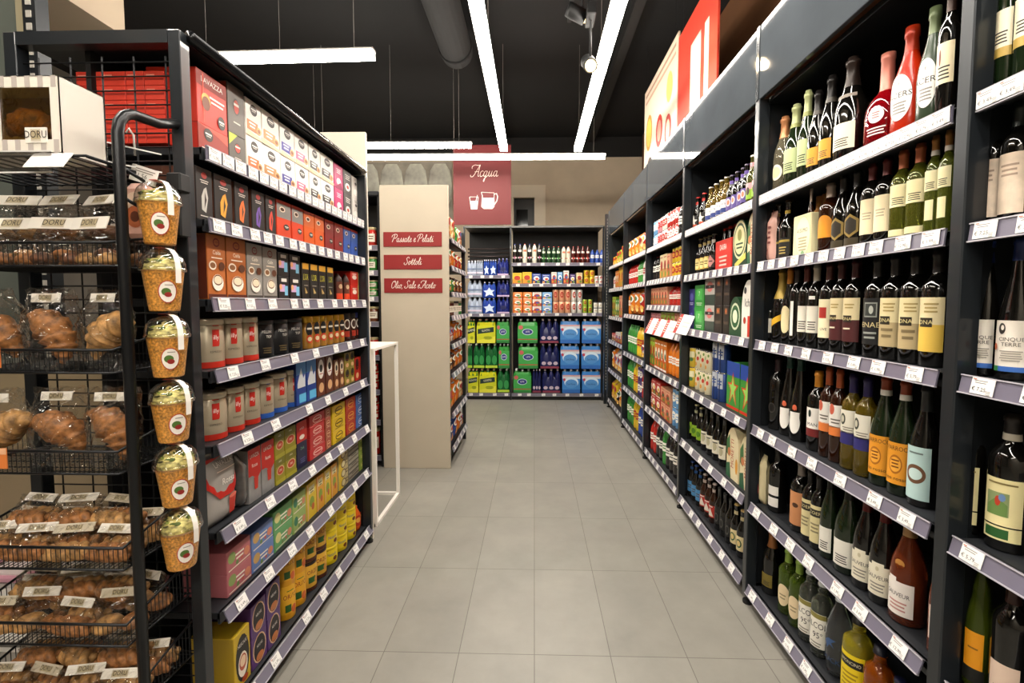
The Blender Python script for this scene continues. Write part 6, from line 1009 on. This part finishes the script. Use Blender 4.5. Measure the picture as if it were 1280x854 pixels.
def pastry_bag(kind_, variant, x, y, z, rz, tilt, label, group):
    key = (kind_, variant)
    if key not in BAGP:
        parts = []
        if kind_ == 'croissant':
            c = croissant(.15, .041, CRUSTM[variant % 2], variant * 5 + 3).xf(Matrix.Translation((0, .004, .092)) @ Matrix.Rotation(R((30, -40, 55)[variant % 3]), 4, 'Y') @ Matrix.Rotation(R(-90), 4, 'X'))
            parts = [('film', film_bag(.135, .20, .10, variant), None), ('croissant', c, 'golden brown croissant')]
            hd, lm = header(.075, .022); M = Matrix.Translation((0, -.014, .166)) @ Matrix.Rotation(R(-8), 4, 'X')
            parts += [('paper_tag', hd.xf(M), None), ('printed_tag', lm.xf(M), None)]
        elif kind_ == 'loaf':
            c = MB()
            for k in range(3): c.join(bun(.027, CRUSTM[(variant + 1 + (k == 1)) % 3], k + variant), Matrix.Translation((-.032 + .032*k, (k % 2)*.018, .006 + (k == 1)*.012)))
            parts = [('film', film_bag(.115, .10, .075, variant + 9), None), ('pastry', c, 'small brown pastries')]
            hd, lm = header(.108, .032); M = Matrix.Translation((0, -.022, .088)) @ Matrix.Rotation(R(-20), 4, 'X')
            parts += [('paper_header', hd.xf(M), None), ('printed_tag', lm.xf(M), None)]
        elif kind_ == 'twist':
            c = MB()
            for k in range(2): c.join(braid(.105, .021, CRUSTM[(variant + k) % 2], k), Matrix.Translation((0, -.018 + .04*k, .004)))
            parts = [('film', film_bag(.12, .085, .085, variant + 19), None), ('pastry_twist', c, 'golden twisted pastry')]
            hd, lm = header(.09, .022, variant % 2 == 0); M = Matrix.Translation((0, -.005, .068)) @ Matrix.Rotation(R(-35), 4, 'X')
            parts += [('paper_header', hd.xf(M), None), ('printed_tag', lm.xf(M), None)]
        else:
            c = bun(.034, CRUST2, variant).join(bun(.031, CRUST, variant + 3), Matrix.Translation((.055, .01, 0))).xf(Matrix.Translation((-.028, 0, .005)))
            parts = [('film', film_bag(.125, .11, .085, variant + 29), None), ('bread_roll', c, 'round golden rolls')]
            hd, lm = header(.09, .022, variant % 2 == 0); M = Matrix.Translation((0, -.004, .088)) @ Matrix.Rotation(R(-20), 4, 'X')
            parts += [('paper_header', hd.xf(M), None), ('printed_tag', lm.xf(M), None)]
        t = thing('pastry_bag', label, 'pastry', (x, y, z), rz, group); t.rotation_euler = (R(tilt), 0, rz)
        for p, mb, lb in parts: link(p, mb, t, label=lb)
        BAGP[key] = t; return t
    s = BAGP[key]; t = s.copy(); COL.objects.link(t); t.location = (x, y, z); t.rotation_euler = (R(tilt), 0, rz); t['label'] = label; t['group'] = group
    for ch in s.children:
        c = ch.copy(); COL.objects.link(c); c.parent = t
    return t
q = random.Random(12)
DESC = {'croissant': 'bag with one croissant', 'loaf': 'bag of brown pastries', 'twist': 'bag of golden twists', 'roll': 'bag of round rolls'}
for bi, (nm, zt) in enumerate(BASK):
    kd = ['loaf', 'croissant', 'croissant', 'twist', 'roll', 'twist'][bi]
    cols = 3 if kd == 'croissant' else 4; z = zt - .055 + .003; step = .135 if kd == 'croissant' else .105
    for ry in ((1, 0) if kd != 'croissant' else (0,)):
        for ci in range(cols):
            x = BX1 - .062 - ci * step + q.uniform(-.006, .006); y = BY0 + .048 + ry * .095 + q.uniform(-.004, .004)
            k2 = kd if not (bi == 4 and ci % 2) else 'twist'
            pastry_bag(k2, (ci + ry + bi) % 3, x, y, z, R(q.uniform(-12, 12)), q.uniform(-6, 4),
                       DESC[k2] + ', ' + ORD[ci] + ' from tube post, ' + ('front' if ry == 0 else 'back') + ' row, ' + nm + ' basket', 'wrapped pastries in the wire baskets')
        if bi in (3, 4, 5, 0) and ry == 0:
            for ci in range(3):
                x = BX1 - .11 - ci * .11; y = BY0 + .10
                k2 = 'twist' if bi != 0 else 'loaf'
                pastry_bag(k2, (ci + bi + 1) % 3, x, y, z + (.052 if bi else .07), R(q.uniform(-20, 20)), -12, DESC[k2] + ' lying on top, ' + ORD[ci] + ' from tube post, ' + nm + ' basket', 'wrapped pastries in the wire baskets')
# white gift box on top
t = thing('pastry_gift_box', 'white striped gift box with window showing chocolate pastries', 'box', (-1.20, 1.04, 1.738), 0)
w, h, d = .27, .17, .11
cream = mat('#e6dfd2', .45); bx = MB()
bx.box(-w/2, w/2, 0, .002, 0, .03, cream).box(-w/2, w/2, 0, .002, h - .025, h, cream).box(-w/2, -w/2 + .03, 0, .002, .03, h - .025, cream).box(w/2 - .15, w/2 - .14, 0, .002, .03, h - .025, cream).box(w/2 - .022, w/2, 0, .002, .03, h - .025, cream)
bx.box(-w/2, -w/2 + .002, 0, d, 0, h, cream).box(w/2 - .002, w/2, 0, d, 0, h, mat('#c9c2b8', .45)).box(-w/2, w/2, d - .002, d, 0, h, cream).box(-w/2, w/2, 0, d, 0, .002, cream).box(-w/2, w/2, 0, d, h - .002, h, cream)
for k in range(9):
    x = -w/2 + .012 + k * .03
    bx.box(x, x + .012, -.0006, 0, 0, .03, mat('#b9afa8', .45)).box(x, x + .012, -.0006, 0, h - .025, h, mat('#b9afa8', .45))
link('box_body', bx, t)
link('window', MB().box(-w/2 + .03, w/2 - .022, .003, .004, .03, h - .025, film_mat('window film', (.82, .74, .5), .2, .08, .2)), t)
link('chocolate_pastry', croissant(.12, .036, CRUST, 4).xf(Matrix.Translation((.02, .045, .08)) @ Matrix.Rotation(R(-90), 4, 'X')), t, label='dark brown chocolate pastry')
link('chocolate_pastry', bun(.03, BROWN, 5).xf(Matrix.Translation((.085, .04, .03)) @ Matrix.Scale(1.8, 4, (0, 0, 1))), t, label='dark brown chocolate pastry')
link('box_lining', MB().box(-w/2 + .004, w/2 - .004, d - .006, d - .003, .004, h - .004, mat('#a88a4a', .5)), t)
hd, lm = header(.05, .034); M = Matrix.Translation((.078, -.001, .022)); link('brand_sticker', hd.xf(M), t); link('printed_tag', lm.xf(M), t)
tt = thing('wire_tray', 'black wire tray under the white gift box', 'tray', (-1.2, 1.04, 1.728)); g = MB()
for k in range(13): g.tube([(-.22 + .035*k, -.01, -.003), (-.22 + .035*k, .24, -.003)], .002, GB, 4)
link('wire_grid', g, tt); link('rim', MB().tube([(-.23, -.01, 0), (.2, -.01, 0), (.2, .24, 0), (-.23, .24, 0)], .003, GB, 6, True), tt)
# clear plastic price holders
PL = film_mat('clear plastic', (.9, .9, .9), .35, .08)
for i, (x, y, z, w, rz, lb) in enumerate([(-1.19, 1.02, 1.69, .24, 0, 'clear price holder strip under the white gift box'), (-1.0, 1.16, 1.74, .11, 60, 'clear price holder beside the gift box and tube post')]):
    t = thing('price_holder', lb, 'price holder', (x, y, z), R(rz)); link('plastic_sleeve', MB().box(-w/2, w/2, -.001, .001, 0, .045, PL).box(-w/2, w/2, -.002, .002, -.002, .001, mat('#d8d6d2', .3)).box(-w/2, w/2, -.002, .002, .044, .047, mat('#d8d6d2', .3)), t)
t = thing('price_card', 'blank white price card tilted below the white gift box', 'price card', (-1.07, 1.0, 1.695), 0)
link('card_face', MB().box(-.045, .045, -.001, .001, 0, .045, mat('#ece8e2', .4)), t).rotation_euler = (R(-35), 0, 0)
for i, z in enumerate([1.245, 1.0]):
    t = thing('price_card', ('upper' if i == 0 else 'lower') + ' orange price card at the edge of the pastry baskets', 'price card', (-1.30, 1.065, z), 0)
    link('card_face', MB().box(-.06, .03, -.001, .001, 0, .05, mat('#d87a3a', .45)).box(-.06, .03, -.0015, -.001, .035, .05, mat('#e6b088', .45)), t)
# hanging granola cups
CUPM = mat('#c78a3a', .35, noise=.6, scale=190, bump=.5, coat=.6)
def granola(seed):
    q = random.Random(seed); out = []
    body = MB().lathe([(0, 0), (.036, 0), (.0375, .004), (.0505, .098), (.052, .102)], CUPM, 28)
    out.append(('cup_body', body, None))
    out.append(('cup_rim', MB().lathe([(.052, .098), (.057, .1), (.058, .105), (.055, .11), (.051, .11)], film_mat('cup rim plastic', (.9, .88, .8), .4, .08), 28), None))
    seeds = MB().lathe([(.048, .10), (.043, .118), (.03, .13), (0, .136)], mat('#b8ad6a', .5, noise=.7, scale=90), 24)
    for k in range(46):
        a = q.uniform(0, 6.28); rr = q.uniform(0, .042); zz = .137 - (rr / .05) ** 2 * .024
        s = Matrix.Translation((rr*math.cos(a), rr*math.sin(a), zz)) @ Matrix.Rotation(q.uniform(0, 3), 4, 'Z') @ Matrix.Rotation(q.uniform(-.9, .9), 4, 'X')
        c = [mat('#4a5a20', .45), mat('#d6c47a', .4), mat('#7d8a34', .45), mat('#e2cf94', .4), mat('#3a3a1c', .45)][k % 5]
        m = MB().lathe([(0, -.002), (.005, -.001), (.007, 0), (.005, .001), (0, .002)], c, 8).xf(Matrix.Diagonal((1.4, .8, 1, 1))); seeds.join(m, s)
    out.append(('seed_topping', seeds, 'green and cream seeds'))
    dome = MB().lathe([(.056, .106), (.0555, .118), (.050, .134), (.038, .147), (.02, .153), (0, .155)], film_mat('dome plastic', (.97, .97, .95), .25, .06), 28)
    out.append(('dome_lid', dome, None))
    lab = MB(); rr = .045
    printed(lab, [('e', 0, 0, 1, 1, '#b03a2c'), ('e', 0, 0, .9, .92, '#e8e2d8'), ('e', -.08, .0, .5, .34, '#4a6a2c'), ('e', .02, -.12, .4, .22, '#8a2420'), ('l', .05, .3, .4, 1, .08, '#8a8078')], lambda x, z, o: ((rr + .0065*(z/.05+.3) + .0012 + o) * math.sin(x/rr + .72), -(rr + .0065*(z/.05+.3) + .0012 + o) * math.cos(x/rr + .72), .048 + z), .042, .056, cell=.006)
    out.append(('oval_label', lab, None))
    st = MB(); vs = []; fs = []
    path = [(.0595, .07), (.0605, .105), (.058, .122), (.052, .139), (.038, .152), (.02, .1575), (0, .159)]
    for r_, z_ in path:
        for s_ in (-1, 1): a = .55; vs.append((r_*math.cos(a) - s_*.008*math.sin(a), r_*math.sin(a)*1 + s_*.008*math.cos(a), z_))
    fs = [(2*i, 2*i+1, 2*i+3, 2*i+2) for i in range(len(path) - 1)]
    M = Matrix.Rotation(R(-55), 4, 'Z')
    st.add([tuple(M @ Vector(v)) for v in vs], fs, mat('#e6e0d8', .4), False)
    st.box(-.016, .004, -.012, .012, .158, .1595, mat('#c05a50', .4))
    out.append(('paper_strap', st, None))
    return out
gp = None
CUPS = Matrix.Diagonal((.86, .86, 1, 1))
names = ['topmost', 'second from top', 'third from top', 'fourth from top', 'fifth from top', 'lowest']
for i in range(6):
    zc = 1.545 - i * .166; x = -.938 + i * .004; lb = names[i] + ' hanging plastic cup of orange granules with dome lid'
    if gp is None:
        gp = thing('snack_cup', lb, 'snack cup', (x, 1.15, zc), R(0), 'hanging cups of orange granules')
        for p, m, l2 in granola(5): link(p, m.xf(CUPS), gp, label=l2)
    else:
        t = gp.copy(); COL.objects.link(t); t.location = (x, 1.15, zc); t.rotation_euler = (0, 0, R([0, 8, 3, 12, 6, 10][i])); t['label'] = lb
        for ch in gp.children:
            c = ch.copy(); COL.objects.link(c); c.parent = t
t = thing('hanging_strip', 'white hook strip the granule cups hang on beside the post', 'hanging strip', (-.965, 1.215, .7))
link('strip', MB().box(-.012, .012, -.001, .001, 0, 1.0, film_mat('clear plastic strip', (.9, .9, .9), .3, .08)), t)
link('hook', MB().tube([(-.04, -.05, 1.07), (-.04, -.052, 1.12), (-.048, -.055, 1.135), (-.056, -.055, 1.125)], .0025, mat('#d8d4cc', .3), 6), t)
tk = MB().box(-.035, .035, -.001, 0, -.02, .02, mat('#e9e4dc', .4)); printed(tk, [('t', -.05, -.1, .4, '1,56', '#3a3430'), ('l', 0, .3, .8, 2, .14, '#8a8078')], flat(-.0012), .07, .04)
link('swing_ticket', tk, t, (-.015, -.055, 1.02)).rotation_euler = (0, R(18), 0)
t = thing('snack_pouch', 'pink pouch with picture hanging behind the tube post', 'bag', (-1.02, 1.2, 1.56))
link('bag_body', MB().box(-.045, .035, -.02, .02, 0, .15, mat('#d8a898', .35, noise=.1, scale=20), .018), t)
lm = MB(); printed(lm, [('e', 0, .1, .7, .5, '#e6c8b0'), ('e', 0, -.1, .6, .4, '#a85a34'), ('e', 0, -.1, .3, .2, '#5a2c1a')], flat(-.021, -.005, .075), .08, .14); link('printed_front', lm, t)
# red cartons seen through the wire at the gondola end
k = 0
cxs = [(-1.325, -1.25), (-1.248, -1.18), (-1.178, -1.125), (-1.123, -1.065)]
for ci, (a, b) in enumerate(cxs):
    for r_ in range(5):
        z = 1.862 + r_ * .041
        if z + .04 > 2.10 or (ci == 0 and r_ > 4): continue
        m = MB().box(a, b, 0, .11, 0, .040, mat('#c83a28', .4), .001); m.box(a + .001, b - .001, -.0006, 0, .014, .02, mat('#8f2014', .4)); m.box(a + .006, a + .03, -.0008, 0, .026, .03, mat('#e0907c', .4))
        o = link('coffee_carton', m, None, (0, 1.345, z), label='red coffee carton behind wire, ' + ORD[r_] + ' up in the ' + ['outermost', 'second', 'third', 'innermost'][ci] + ' stack', category='box', group='red coffee cartons behind the wire mesh')
# pale display fridge and goods glimpsed past the baskets
t = thing('display_fridge', 'pale grey display fridge glimpsed beyond the bakery baskets', 'fridge', (-2.6, 1.6, 0))
link('cabinet', MB().box(-.6, .82, 0, .5, .02, .30, mat('#a39e98', .4), .02).box(-.6, .82, .42, .5, .3, 1.1, mat('#8a7a60', .5)), t); link('bumper', MB().box(-.6, .82, -.03, .0, .12, .2, mat('#d6d2cc', .3), .01).box(-.6, .82, -.035, -.03, .15, .165, mat('#6a6660', .4)), t)
link('ledge', MB().box(-.6, .82, -.02, .03, .28, .33, mat('#c8c4be', .3)), t)
for i in range(5):
    link('meat_tray', MB().box(-.09, .09, 0, .2, 0, .03, mat('#c890a0', .3), .008).box(-.08, .08, .01, .19, .03, .036, mat('#d8c8c8', .2)), None, (-3.05 + i * .24, 1.7, .30), 0, label='pink wrapped meat tray on fridge, ' + ORD[i] + ' from outer end', category='tray', group='pink trays on the display fridge')
